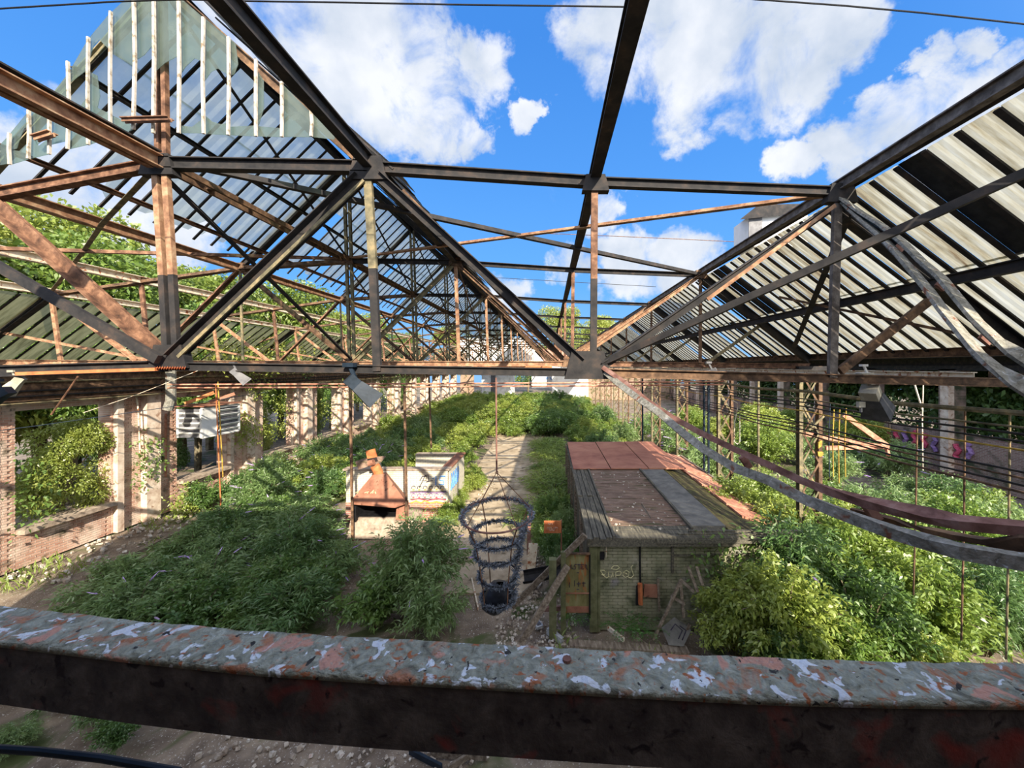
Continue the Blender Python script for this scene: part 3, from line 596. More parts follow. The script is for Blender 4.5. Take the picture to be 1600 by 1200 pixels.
# ------------------------------------------------------------------ roofs
def inframe(pts):
    for p in pts:
        k = p.y / D0
        if k < .05: continue
        x, y = VX + p.x / D0 * FP / k, VY - (p.z - H) / D0 * FP / k
        if -20 < x < 1620 and -20 < y < 1220: return True
    return False
def slope_roof(name, top, bot, k0, k1, pitch, rows, fillw, mats, barm, barw, corr, cap, missing=None, special=None, gap=.0, jag=None, barsout=(0, 0)):
    w = struct(name); (x0, z0), (x1, z1) = top, bot
    sl = Vector((x1 - x0, 0, z1 - z0)); nrm = Vector((-(z1 - z0), 0, (x1 - x0))); nrm.normalize()
    if nrm.z < 0: nrm = -nrm
    pts = lambda s, k, h=0: W(x0 + sl.x * s, k, z0 + sl.z * s) + nrm * h
    items = []; n = int((k1 - k0) / pitch); bars = []
    for i in range(n):
        ka, kb = k0 + i * pitch, k0 + (i + 1) * pitch
        bars.append(ka)
        for r, (s0, s1) in enumerate(rows):
            if missing and missing(i, r, ka): continue
            g = pitch * (1 - fillw) / 2
            m = mats; sp = special(i, r, ka) if special else None
            if sp: m = sp
            vs = []; fs = []; nn = corr
            e0 = s0 + gap; e1 = s1
            for j in range(nn + 1):
                kk = ka + g + (pitch - 2 * g) * j / nn
                hgt = .03 + (.006 if j % 2 else 0)
                je = (jag(i, r, j) if jag else 0)
                vs += [pts(e0, kk, hgt + .012 * (r == 0)), pts(e1 - je, kk, hgt + .012 * (r == 0))]
            for j in range(nn): fs.append((2 * j, 2 * j + 2, 2 * j + 3, 2 * j + 1))
            items.append((ka, vs, fs, m))
    vis = [it for it in items if inframe(it[1])]; hid = [it for it in items if not inframe(it[1])]
    vis.sort(key=lambda it: it[0])
    for ka, vs, fs, m in vis[:cap]: MB().add(vs, fs).build('pane' if 'glass' in m else 'roof_sheet', M[m], w)
    rest = vis[cap:] + hid
    if rest:
        mb = MB()
        for ka, vs, fs, m in rest: mb.add(vs, fs)
        mb.build('roof_sheet_rest' if 'glass' not in mats else 'pane_rest', M[mats], w, kind='stuff')
    mb = MB(); cnt = 0
    for ka in bars:
        p, q = pts(rows[0][0] - barsout[0], ka), pts(rows[-1][1] + barsout[1] * (1 + .6 * R.random() - .3), ka)
        if not inframe([p, q]): continue
        if cnt < 150: MB().bar(p, q, .026, barw, (0, 1, 0)).build('glazing_bar', M[barm], w)
        else: mb.bar(p, q, .026, barw, (0, 1, 0))
        cnt += 1
    if mb.v: mb.build('glazing_bar_rest', M[barm], w, kind='stuff')
    return w
rr = random.Random(3)
p_r = .92 / 14
def sp_right(i, r, ka):
    if r == 0 and (abs(ka - .80) < p_r * .51): return 'sheet_dark'
    if r == 0 and 1.66 < ka < 1.82: return 'sheet_dark'
    if r == 1 and abs(ka - .72) < p_r * .51: return 'sheet_brown'
    if rr.random() < .03 and ka > 1.2: return 'sheet_dark'
    return None
slope_roof('roof_right', (.775, .455), (1.33, .035), .08, 12.5, p_r, [(.015, .5), (.49, 1.0)], .97, 'sheet', 'dark', .068, 6, 290,
           missing=lambda i, r, k: rr.random() < (.035 if k > 1.0 else .0), special=sp_right)
p_l = .92 / 11
def miss_left(i, r, k):
    if r == 2 and k < 1.36: return not (1.12 < k < 1.2)
    if r == 1 and 1.0 <= k < 1.32: return rr.random() < .15
    if r == 2: return rr.random() < .16
    return rr.random() < .05
MB().prism([W(.775, .3, .478), W(.79, .3, .462), W(.79, 12.5, .462), W(.775, 12.5, .478)], (0, 0, .02)).build('ridge_flashing', M['dark'], bpy.data.objects['roof_right'])
def jag_left(i, r, j):
    return rr.choice((0, 0, .03, .08, .14)) if r == 2 and rr.random() < .5 else 0
slope_roof('roof_left', RI, (-1.475, .555), 1.03, 12.4, p_l, [(.02, .36), (.35, .7), (.69, 1.0)],   .99, 'glass_roof', 'dark', .05, 4, 285, missing=miss_left, jag=jag_left, barsout=(0, .05))
slope_roof('roof_lower_left', (-2.51, .35), (-3.0, -.02), 1.0, 12.4, .92 / 10, [(.02, 1.0)], .93, 'sheet_olive', 'dark', .05, 2, 100, missing=lambda i, r, k: rr.random() < .08)
def jag_up(i, r, j): return 0
slope_roof('roof_steep', (-1.0, 1.045), (-.405, .512), 1.0, 12.4, .92 / 6, [(.0, 1.0)], .98, 'sheet_grey', 'dark', .04, 6, 70,
           jag=lambda i, r, j: [.0, .05, .02, -.03, .04][i % 5])

# glazed gable of the nearest truss: vertical bars and broken panes
def gable():
    w = struct('window_1'); k = .985
    bars = [(15, 208, 257), (45, 172, 248), (77, 150, 241), (106, 96, 233), (138, 58, 226), (173, 18, 212), (209, -12, 202), (240, -36, 208), (279, -5, 208), (318, 27, 209), (357, 58, 211), (400, 93, 213), (440, 128, 214), (486, 173, 213)]
    for x, y0, y1 in bars:
        wob = R.uniform(-2, 2); b = MB(); sz = .034 if x > 190 else .028
        b.path(rect(sz, .03), [P(x, y0, k), P(x + wob, (y0 + y1) / 2, k), P(x + R.uniform(-1, 1), y1, k)], (0, 1, 0)); b.build('glazing_bar', M['white_wood'], w)
    def pane(pts): MB().prism([P(x, y, k + .008) for x, y in pts], (0, .006, 0)).build('pane', M['glass_gable'], w)
    pane([(0, 226), (15, 210), (15, 255), (0, 258)]); pane([(17, 207), (44, 174), (44, 198), (38, 200), (32, 214), (26, 232), (18, 234)]); pane([(17, 234), (30, 236), (44, 222), (44, 249), (17, 257)])
    pane([(47, 172), (76, 152), (76, 212), (58, 226), (47, 205)]); pane([(47, 206), (60, 228), (76, 216), (76, 241), (47, 248)])
    pane([(79, 150), (105, 116), (105, 168), (94, 180), (79, 175)]); pane([(79, 176), (105, 186), (105, 220), (79, 226)])
    pane([(108, 112), (137, 62), (137, 108), (108, 130)]); pane([(108, 190), (137, 150), (137, 160), (124, 178), (137, 226), (108, 233)])
    pane([(140, 58), (172, 20), (172, 78), (165, 72), (155, 62), (146, 72), (140, 92)]); pane([(140, 112), (152, 118), (156, 150), (152, 168), (172, 178), (172, 214), (140, 226)])
    pane([(175, 18), (207, -12), (207, 102), (175, 84)]); pane([(175, 180), (207, 196), (207, 203), (175, 212)])
    pane([(211, -14), (239, -34), (239, 70), (225, 86), (211, 95)]); pane([(242, -34), (277, -6), (277, 88), (258, 98), (242, 112)])
    pane([(281, -4), (316, 26), (316, 96), (304, 91), (290, 104), (281, 118)]); pane([(320, 28), (355, 58), (355, 116), (340, 107), (330, 112), (320, 126)])
    pane([(281, 196), (300, 198), (316, 186), (316, 208), (281, 208)]); pane([(320, 180), (332, 190), (345, 194), (355, 192), (355, 211), (320, 209)])
    pane([(359, 60), (368, 68), (372, 100), (366, 116), (359, 118)]); pane([(359, 198), (398, 196), (398, 213), (359, 211)])
    pane([(402, 110), (412, 126), (412, 170), (404, 196), (402, 196)]); pane([(402, 197), (438, 200), (438, 214), (402, 213)])
    pane([(442, 132), (484, 174), (484, 214), (442, 214)]); pane([(489, 178), (524, 213), (522, 218), (489, 214)])
gable()

# ventilation turret on the right roof
t = thing('roof_vent', 'white boxy roof vent with dark pitched cap against the sky', 'vent', W(1.06, T(1) + .1, .5))
k = 2.02
MB().prism([P(1170, 378, k - .01), P(1170, 341, k - .01), P(1191, 336, k - .01), P(1191, 378, k - .01)], (0, .02, 0)).build('side_panel', M['grey'], t)
MB().prism([P(1170, 385, k), P(1170, 338, k), P(1205, 330, k), P(1262, 330, k), P(1262, 385, k)], (0, .9, 0)).build('body', M['white'], t)
MB().add([P(1156, 343, k - .03), P(1185, 320, k - .03), P(1262, 318, k - .03), P(1262, 332, k - .03), P(1156, 343, k + .2), P(1185, 320, k + .2), P(1262, 318, k + .2), P(1262, 332, k + .2)],
         [(0, 1, 2, 3), (4, 7, 6, 5), (0, 4, 5, 1), (1, 5, 6, 2), (2, 6, 7, 3), (3, 7, 4, 0)]).build('cap', M['dark'], t)

# ------------------------------------------------------------------ rail in front of the camera
def rail():
    t = thing('guard_rail', 'thick steel rail with flaking grey paint right in front of the camera', 'rail', (0, .75, H - .74))
    far = [(-700, 875), (-300, 915), (0, 946), (200, 969), (400, 986), (600, 998), (800, 1008), (1000, 1019), (1200, 1028), (1400, 1034), (1600, 1037), (2000, 1040)]
    near = [(-700, 915), (-300, 965), (0, 1003), (200, 1027), (400, 1047), (600, 1060), (800, 1071), (1000, 1082), (1200, 1092), (1400, 1097), (1600, 1099), (2000, 1101)]
    def plane(px, py): k = (.60 / D0) * FP / (py - VY); return P(px, py, k)
    f = [plane(*p) for p in far]; n = [plane(*p) for p in near]
    vs = []; fs = []; m = len(f)
    # subdivide across for an uneven, peeling top
    S = 5; Lg = 200; tot = []
    def lerp(a, u):
        x = u * (m - 1); i = min(int(x), m - 2); return a[i].lerp(a[i + 1], x - i)
    for i in range(Lg + 1):
        for j in range(S + 1):
            p = lerp(f, i / Lg).lerp(lerp(n, i / Lg), j / S)
            z = .0035 * mnoise.noise(p * 22) + .002 * mnoise.noise(p * 60)
            if j == S: p.y += .0025 * mnoise.noise(p * 30)
            vs.append(p + Vector((0, 0, z)))
    for i in range(Lg):
        for j in range(S):
            a = i * (S + 1) + j; fs.append((a, a + S + 1, a + S + 2, a + 1))
    b = len(vs)
    for i in range(Lg + 1):
        for p in (lerp(f, i / Lg), lerp(n, i / Lg)): vs.append(p - Vector((0, 0, .012)))
    for i in range(Lg):
        fs.append((b + 2 * i, b + 2 * i + 1, b + 2 * i + 3, b + 2 * i + 2))
        fs.append((i * (S + 1) + S, (i + 1) * (S + 1) + S, b + 2 * i + 3, b + 2 * i + 1))
    MB().add(vs, fs).build('top_flange', M['railtop'], t, smooth=True)
    web = MB(); pts = [p - Vector((0, -.012, .074)) for p in n]
    web.path(rect(.128, .02), pts, (0, 1, 0)); web.build('web', M['railweb'], t)
    for i, u in enumerate((.585,)):
        p = lerp(f, u).lerp(lerp(n, u), .35 + .1 * i % .4); b = MB(); b.tube([p, p + Vector((0, 0, .006))], .009, 8); b.build('rivet', M['redflange'], t)
rail()
t = tag(MB().tube([P(-160, 1160, .165), P(60, 1174, .165), P(160, 1185, .165), P(280, 1206, .165)], .008, 8).build('hand_pipe', M['bluegrey']), 'thin grey pipe below the thick flaking rail', 'pipe')

# ------------------------------------------------------------------ lattice columns
def column(n, label):
    k = T(n); t = thing('lattice_column', label, 'column', W(1.30, k, -1.127), 'lattice columns in a row')
    for s in (-1, 1):
        x = 1.30 + s * .048
        MB().sweep([(-.08, -.05), (.08, -.05), (.08, .05), (.065, .05), (.065, -.035), (-.065, -.035), (-.065, .05), (-.08, .05)], W(x, k, -1.127), W(x, k, .0), (s, 0, 0)).build('channel', M['olive' if s < 0 else 'brownsteel'], t)
    nz = 7
    for f in (-1, 1):
        for i in range(nz):
            z0, z1 = -1.05 + 1.0 * i / nz, -1.05 + 1.0 * (i + 1) / nz
            a, b = (1.26, 1.34) if (i % 2 == 0) else (1.34, 1.26)
            MB().bar(W(a, k + f * .013, z0), W(b, k + f * .013, z1), .045, .012).build('lacing_bar', M['olive'], t)
            if f < 0: MB().bar(W(b, k + f * .016, z0), W(a, k + f * .016, z1), .05, .012).build('lacing_bar', M['brownsteel'], t)
    MB().box(W(1.30, k, -.01), (.75, .3, .1)).build('cap_plate', M['dark'], t)
    MB().box(W(1.30, k, -1.11), (.8, .4, .12)).build('base_plate', M['rust'], t)
    return t
c0 = column(1, 'nearest lattice column in full view, beside the yellow rods')
for n in range(2, N_T): dup(c0, W(1.30, T(n), -1.127), label=f'{ORD[n-1]} lattice column of the row, counting away from the yellow rods')
dup(c0, W(1.30, T(0) - .02, -1.127), label='lattice column cut by the picture edge behind the rail')
for i, (px, k) in enumerate(((1004, 4.3), (1100, 3.0), (1107, 2.9), (1185, 3.1))):
    tag(MB().tube([P(px, 585, k), P(px, 572 + 1.12 * FP / k, k)], .05, 8).build('drain_pipe', M['bluegrey' if i != 3 else 'olive']),
        ['thin pipe standing among the far columns', 'grey pipe beside the second lattice column', 'twin of the grey pipe beside the second lattice column', 'mossy pipe between the first two lattice columns'][i], 'pipe')

# ------------------------------------------------------------------ conduits along the columns and rods hanging from them
cd = [(.098, .045, 'olive', 'thick ochre pipe sloping past the beige floodlight'), (.128, .018, 'olive', 'thin olive conduit just under the thick ochre pipe'), (.142, .02, 'dark', 'black cable second below the thick ochre pipe'), (.158, .018, 'dark', 'black cable third below the thick ochre pipe'),
      (.176, .016, 'yellow', 'yellowed conduit below the black cables'), (.222, .018, 'dark', 'topmost cable of the lower bundle on the columns'), (.235, .016, 'brownsteel', 'second cable of the lower bundle on the columns'), (.25, .018, 'dark', 'third cable of the lower bundle on the columns'), (.265, .02, 'brownsteel', 'lowest cable of the bundle on the columns')]
for i, (sl, r, m, lab) in enumerate(cd):
    x = 1.22
    pts = [W(x, .9 + .46 * j, -sl * x - .012 * (j % 2)) for j in range(0, 22)]
    tag(MB().tube(pts, r, 6).build('conduit', M[m]), lab, 'pipe', 'conduits along the column row')
rods = [(1433, 664, 930, 1.30, 'brownsteel', 'brown rod hanging before the sunlit shrubs, first from the columns'), (1508, 640, 1000, 1.15, 'brownsteel', 'brown rod hanging before the shrubs, second from the columns'), (1578, 640, 1030, 1.045, 'olive', 'rod beside the column cut by the picture edge'),
        (1303, 640, 745, 1.70, 'yellow', 'yellow rod nearest the first lattice column'), (1312, 640, 755, 1.66, 'yellow', 'middle yellow rod of three beside the lattice column'), (1322, 638, 745, 1.62, 'yellow', 'outermost yellow rod of three beside the lattice column'),
        (1297, 630, 745, 1.74, 'bluegrey', 'grey rod touching the first lattice column'), (1443, 585, 735, 1.9, 'cream', 'pale upright pipe standing in front of the dark pillar'), (1391, 632, 670, 1.4, 'dark', 'short black rod under the beige floodlight')]
for px, y0, y1, k, m, lab in rods:
    tag(MB().tube([P(px, y0, k), P(px - 2, (y0 + y1) / 2, k), P(px - 6 if y1 > 900 else px - 1, y1, k)], .014, 6).build('hanging_rod', M[m]), lab, 'rod')
tag(MB().tube([P(1424, 584, 1.9), P(1441, 640, 1.9)], .022, 6).build('leaning_pipe', M['cream']), 'pale pipe leaning on the pale upright pipe', 'pipe')
t = thing('hanging_loop', 'thin pale wire loop hanging beside the second lattice column', 'wire', P(1150, 690, 2.2))
MB().tube([P(1143, 625, 2.2), P(1152, 630, 2.2), P(1152, 640, 2.2), P(1148, 660, 2.2), P(1147, 690, 2.2), P(1152, 694, 2.2), P(1156, 690, 2.2), P(1156, 650, 2.2)], .014, 6).build('wire', M['cream'], t)

# ------------------------------------------------------------------ cross pipes, wires
for i, dy in enumerate((0, 5)):
    tag(MB().tube([P(262, 601 + dy, 2.5), P(560, 600 + dy, 2.5), P(930, 598 + dy, 2.5), P(1010, 597 + dy, 2.5), P(1130, 596 + dy, 2.5)], .028, 8).build('cross_pipe', M['redpipe']),
        ['upper of the two red pipes crossing below the truss', 'lower of the two red pipes crossing below the truss'][i], 'pipe')
def wire(label, pts, r, m='black'): tag(MB().tube(pts, r, 6).build('cable', M[m]), label, 'cable')
wire('twisted dark cable along the top of the sky', [P(-40, 16, .6), P(0, 13.5, .6), P(90, 8, .6), P(180, 2.5, .6), P(290, -1, .6), P(375, 1.5, .6), P(540, 4, .6), P(700, 7, .6), P(850, 9, .6), P(1000, 11, .6)], .0065)
wire('dark cable sloping down across the corner of the sky', [P(1000, -22, .6), P(1180, -1, .6), P(1320, 9, .6), P(1440, 20, .6), P(1640, 42, .6)], .0065)
wire('thin rusty wire across the sky above the clouds', [P(830, 364, 3.2), P(912, 367, 3.2), P(1050, 373, 3.2), P(1152, 378, 3.2)], .014, 'rust')
wire('thin grey wire across the low clouds', [P(760, 433, 4.5), P(900, 441, 4.5), P(1025, 448, 4.5)], .016, 'dark')
wire('green wire strung across the brick wall openings', [P(-60, 680, 2.0), P(60, 665, 2.1), P(250, 638, 2.3), P(345, 624, 2.5), P(420, 612, 2.6)], .012, 'bluegrey')
wire('thin yellow wire slung above the first wall opening', [P(130, 645, 2.3), P(210, 618, 2.5), P(320, 575, 2.8)], .01, 'cream')
for i, (y0, y1, m) in enumerate(((598, 590, 'olive'), (613, 600, 'dark'), (622, 607, 'dark'), (633, 614, 'olive'))):
    pts = [W(-2.86, 1.9 + .5 * j, -(y0 - 572) / 858 * 2.86) for j in range(0, 12)]
    tag(MB().tube(pts, .03, 6).build('wall_pipe', M[m]), ['topmost', 'second', 'third', 'lowest'][i] + ' pipe along the top of the brick wall', 'pipe', 'pipes along the brick wall')
tag(MB().tube([P(122, 588, 2.0), P(80, 648, 2.0)], .022, 6).build('loose_rod', M['rust']), 'loose rusty rod hanging above the first wall opening', 'rod')
tag(MB().tube([P(267, 574, 2.7), P(267, 625, 2.7), P(262, 640, 2.7)], .16, 12).build('duct', M['flaky']), 'grey duct dropping to the heater box', 'duct')
t = thing('corrugated_strip', 'short strip of rusty corrugated sheet on the truss chord', 'metal strip', P(270, 575, .99))
b = MB(); vs = []; fs = []
for j in range(25):
    vs += [P(242 + j * 2, 572 + (3 if j % 2 else 0), .985), P(242 + j * 2, 574 + (4 if j % 2 else 0), .95)]
for j in range(24): fs.append((2 * j, 2 * j + 2, 2 * j + 3, 2 * j + 1))
b.add(vs, fs).build('sheet', M['rustorange'], t)
for (x0, y0, x1, y1, k, lab) in ((28, 584, 245, 577, .97, 'orange sunlit angle lying under the nearest truss chord'),):
    tag(MB().bar(P(x0, y0, k), P(x1, y1, k), .045, .06).build('loose_angle', M['rustorange']), lab, 'steel angle')

# ------------------------------------------------------------------ floodlights
def floodlight(label, px, py, k, s, yaw, pitch, m, glass='lampglass', arm=True, head=None):
    o = P(px, py, k); t = thing('floodlight', label, 'floodlight', o)
    Rm = Matrix.Rotation(yaw, 3, 'Z') @ Matrix.Rotation(pitch, 3, 'X')
    hd = MB(); w0, w1 = .11 * s, .17 * s; L_ = .34 * s
    a = [Vector((x * w0, -.0, z * w0 * .8)) for x in (-1, 1) for z in (-1, 1)]; bq = [Vector((x * w1, L_, z * w1 * .8)) for x in (-1, 1) for z in (-1, 1)]
    hd.add([o + Rm @ v for v in a + bq], [(0, 1, 3, 2), (0, 4, 5, 1), (2, 3, 7, 6), (0, 2, 6, 4), (1, 5, 7, 3)]); hd.build('reflector_hood', M[head or m], t)
    g = MB(); g.add([o + Rm @ (v - Vector((0, .02, 0))) for v in bq], [(0, 2, 3, 1)]); g.build('lens', M[glass], t)
    gb = MB(); gb.box(o + Rm @ Vector((0, -.08 * s, 0)), (.2 * s, .16 * s, .17 * s), Rm); gb.build('gear_box', M[m], t)
    if arm:
        MB().bar(o + Vector((0, 0, .05)), o + Vector((-.1 * s, 0, .3 * s)), .05 * s, .04 * s).build('bracket', M[m], t)
        MB().box(o + Vector((-.1 * s, 0, .3 * s)), (.16 * s, .12 * s, .06 * s)).build('clamp', M[m], t)
floodlight('dark blue floodlight hanging under the nearest truss chord', 557, 602, .98, .95, -1.0, -.75, 'bluegrey', 'bluegrey')
floodlight('pale floodlight hanging over the creeper covered pier', 370, 584, 1.0, .5, -.9, -.8, 'grey')
floodlight('small pale floodlight above the first wall opening, at the picture edge', 26, 598, 1.0, .55, 2.2, -1.0, 'beige')
floodlight('dark floodlight at the picture edge beside the small pale one', 2, 616, .9, .6, 1.9, -.6, 'bluegrey', 'grey')
floodlight('beige floodlight with big grey hood on the right truss chord', 1362, 620, 1.02, 1.05, -1.0, -.8, 'beige', 'darkgrey', head='darkgrey')
floodlight('small white floodlight on top of the right truss chord', 1355, 588, 1.05, .55, -.4, -.1, 'white')
floodlight('small grey floodlight far along the right truss chord', 1112, 582, 1.05, .5, 1.0, -.5, 'grey')
# grey hood shade of the beige floodlight is its reflector; a junction box hangs beside it
t = thing('junction_box', 'pale junction box under the beige floodlight', 'box', P(1345, 632, 1.02))
MB().box(P(1345, 632, 1.02), (.09, .06, .08)).build('case', M['beige'], t); MB().tube([P(1345, 636, 1.02), P(1345, 644, 1.02)], .02, 6).build('cable_gland', M['grey'], t)

# heater box on the brick wall
t = thing('heater_box', 'white louvred heater box fixed high on the brick wall', 'heater', P(290, 663, 2.95))
x0, x1, ka, kb = -2.86, -2.66, 2.95, 3.3
zt, zb = -.33, -.55
def hb(name, c, sz, m): MB().box(c, sz).build(name, M[m], t)
hb('case', W((x0 + x1) / 2, (ka + kb) / 2, (zt + zb) / 2), ((x1 - x0) * D0 * .9, (kb - ka) * D0, (zt - zb) * D0), 'grey')
for z in (zt, zb): hb('frame_bar', W(x1 - .01, (ka + kb) / 2, z), (.1, (kb - ka) * D0, .08), 'white')
for kk in (ka, ka + .13, kb): hb('frame_bar', W(x1 - .01, kk, (zt + zb) / 2), (.1, .08, (zt - zb) * D0), 'white')
for i in range(5): MB().box(W(x1 + .0, ka + .24, zb + .03 + i * .04), (.02, .2 * D0, .1), Matrix.Rotation(.6, 3, 'Y')).build('louvre', M['white'], t)
hb('grille', W(x1 - .005, ka + .065, (zt + zb) / 2), (.02, .12 * D0, .2 * D0), 'white')
for xx in (x0 + .01, x1 - .01): hb('front_frame', W(xx, ka - .005, (zt + zb) / 2), (.07, .05, (zt - zb) * D0), 'white')
for i in range(5): MB().box(W((x0 + x1) / 2, ka - .005, zb + .035 + i * .038), ((x1 - x0) * D0 * .85, .03, .07), Matrix.Rotation(.5, 3, 'X')).build('louvre', M['white'], t)
MB().box(W((x0 + x1) / 2, (ka + kb) / 2, zt + .02), (1.25, 2.0, .05)).build('rusty_cover', M['rustsheet'], t)
MB().bar(W(-2.8, 2.95, -.29), W(-2.66, 3.05, -.21), .14, .03).build('bent_flap', M['rustorange'], t); MB().bar(W(-2.74, 3.1, -.29), W(-2.62, 3.2, -.23), .14, .03).build('bent_flap', M['rustsheet'], t)
tag(MB().tube([P(258, 646, 2.95), P(258, 745, 2.95)], .06, 8).build('heater_pipe', M['redpipe']), 'rusty pipe running down the pier from the heater box', 'pipe')
tag(MB().tube([P(213, 620, 2.72), P(216, 640, 2.72), P(219, 710, 2.72)], .025, 8).build('down_pipe', M['cream']), 'thin cream pipe down the pier between two openings', 'pipe')
for i, (px, y0, y1, k, m) in enumerate(((337, 600, 790, 2.48, 'rustorange'), (340.5, 596, 745, 2.5, 'yellow'))):
    tag(MB().tube([P(px, y0, k), P(px + 8, y1, k)], .02, 6).build('standpipe', M[m]), ['orange rusty standpipe in front of the shrubs by the heater box', 'yellowish pipe beside the orange standpipe'][i], 'pipe')

# ------------------------------------------------------------------ forge hood with glazed brick enclosure
def scribble(parent, m, pts3, r=.02, name='graffiti', nrm=Vector((0, -1, 0))):
    return MB().tube(pts3, r, 5).build(name, M[m], parent)
def enclosure():
    t = thing('brick_enclosure', 'low cream glazed brick enclosure covered in graffiti behind the rusty hood', 'wall', W(-1.1, 2.78, -1.127))
    k = 2.78; zt = -.755
    def slab(name, x0, x1, ka, kb, z0, z1, m): MB().box(W((x0 + x1) / 2, (ka + kb) / 2, (z0 + z1) / 2), ((x1 - x0) * D0, (kb - ka) * D0, (z1 - z0) * D0)).build(name, M[m], t)
    slab('front_panel', -1.47, -.735, k, k + .05, -.985, zt, 'glazed'); slab('front_plinth', -1.47, -.735, k - .005, k + .05, -1.127, -.985, 'redbrick')
    slab('side_panel', -.785, -.73, k + .05, 3.25, -1.127, zt, 'glazed_side'); slab('back_panel', -1.13, -.73, 3.25, 3.3, -1.127, zt, 'glazed')
    slab('side_panel', -1.47, -1.42, k + .05, 3.25, -1.127, zt - .03, 'glazed_side')
    slab('coping', -1.49, -.72, k - .01, k + .06, zt, zt + .012, 'hearth'); slab('coping', -.79, -.72, k + .06, 3.31, zt, zt + .012, 'rustsheet'); slab('coping', -1.13, -.79, 3.24, 3.31, zt, zt + .012, 'hearth')
    kf = k - .004
    def gpx(m, pts, r=.016): scribble(t, m, [P(x, y, kf) for x, y in pts], r)
    gpx('g_black', [(656, 751), (660, 744), (666, 744), (666, 751), (660, 751)]); gpx('g_black', [(655, 762), (660, 752), (664, 743), (669, 742), (670, 751), (666, 753), (676, 751)])
    gpx('g_blue', [(676, 748), (681, 744), (681, 758)], .022); gpx('g_blue', [(696, 744), (688, 744), (687, 750), (693, 751), (694, 757), (686, 757)], .022)
    for r_, y in enumerate((764, 776)):
        for i in range(6):
            x = 643 + i * 9
            gpx('g_black' if r_ == 0 else 'g_purple', [(x, y), (x + 1, y - 4), (x + 4, y - 5), (x + 6, y - 3), (x + 6, y)], .014)
            gpx('g_red' if r_ else 'g_orange', [(x + 1.5, y + 1), (x + 4.5, y + 1)], .02)
        gpx('g_black', [(641, y + 4), (660, y + 3.4), (680, y + 4), (697, y + 3.6)], .014)
    gpx('g_purple', [(641, 770), (660, 769), (680, 770), (697, 769)], .018)
    gpx('g_orange', [(642, 786), (650, 783), (658, 786), (664, 782), (672, 786), (682, 784), (696, 787)], .03); gpx('g_orange', [(664, 795), (668, 790), (672, 796), (677, 790), (682, 796), (688, 791), (692, 797)], .022)
    gpx('g_red', [(643, 781), (655, 779), (668, 782), (684, 779), (697, 781)], .02)
    for a in range(5):
        pts = [W(-.727, 2.86 + .05 * a + .02 * math.sin(j), -.80 - .03 * j) for j in range(5)]
        scribble(t, 'g_blue', pts, .03)
enclosure()
def hood():
    t = thing('forge_hood', 'rusty pyramid forge hood with bent chimney over a concrete hearth', 'hood', W(-1.15, 2.6, -1.127))
    kf, kb = 2.5, 2.76
    MB().prism([P(548, 812, kf + .06), P(556, 809, kf + .06), P(640, 809, kf + .06), P(645, 815, kf + .06), P(645, 842, kf + .02), P(541, 842, kf + .02)], (0, 1.1, 0)).build('hearth', M['hearth'], t)
    fl, fr = P(549, 781, kf), P(634, 783, kf); bl, br = P(560, 775, kb), P(634, 774, kb)
    tl, tr, tbl, tbr = P(582, 742, kf + .11), P(603, 740, kf + .11), P(584, 739, kb), P(604, 738, kb)
    low = Vector((0, 0, -.10)); fx = P(617, 792, kf - .02)
    vs = [fl, fx, fr, br, bl, tl, tr, tbr, tbl]
    MB().add(vs, [(0, 1, 6, 5), (1, 2, 7, 6), (2, 3, 7), (3, 4, 8, 7), (4, 0, 5, 8), (5, 6, 7, 8)]).build('canopy', M['rustsheet'], t)
    a = [fl, fx, fr]; MB().add([a[0], a[1], a[2], a[2] + low, a[1] + low * .4, a[0] + low * 1.6], [(0, 5, 4, 1), (1, 4, 3, 2)]).build('skirt', M['rustsheet'], t)
    MB().add([P(553, 789, kb), P(640, 789, kb), P(640, 816, kb), P(553, 816, kb)], [(0, 1, 2, 3)]).build('shade_back', M['black'], t)  # black sheet stands in for the shade inside the hood opening
    MB().prism([P(554, 807, kf + .06), P(637, 807, kf + .06), P(634, 789, kb - .01), P(558, 789, kb - .01)], (0, 0, .015)).build('shade_bed', M['black'], t)  # the same shade laid over the hearth top as a thin black slab
    MB().prism([P(550, 784, kf + .03), P(556, 792, kf + .03), P(556, 815, kf + .03), P(550, 815, kf + .03)], (0, .9, 0)).build('side_plate', M['black'], t)  # black as well, closing the painted dark of the opening
    MB().prism([P(620, 788, kf + .03), P(638, 782, kf + .06), P(638, 814, kf + .06), P(618, 812, kf + .03)], (0, .03, 0)).build('side_plate', M['rustsheet'], t)
    ch = MB(); ch.tube([P(593, 744, 2.64), P(590, 736, 2.64), P(586, 728, 2.63)], .17, 12); ch.build('chimney', M['rustorange'], t)
    ch = MB(); ch.tube([P(584, 722, 2.62), P(576, 724, 2.62)], .11, 12); ch.build('chimney_elbow', M['rustsheet'], t)
    MB().prism([P(571, 705, 2.6), P(585, 701, 2.6), P(589, 714, 2.6), P(574, 717, 2.6)], (0, .05, 0)).build('torn_flap', M['rustorange'], t)
    MB().prism([P(555, 722, 2.66), P(575, 716, 2.7), P(602, 714, 2.75), P(596, 722, 2.7), P(560, 734, 2.66)], (0, .05, .03)).build('torn_plate', M['wood_brown'], t)
    for pts in ([(556, 770), (560, 767), (558, 773), (563, 771)], [(570, 770), (576, 768), (572, 773)], [(582, 772), (584, 766), (578, 772)], [(588, 774), (586, 768)]):
        MB().tube([P(x, y, kf + .03) for x, y in pts], .018, 5).build('graffiti', M['g_pale'], t)
hood()
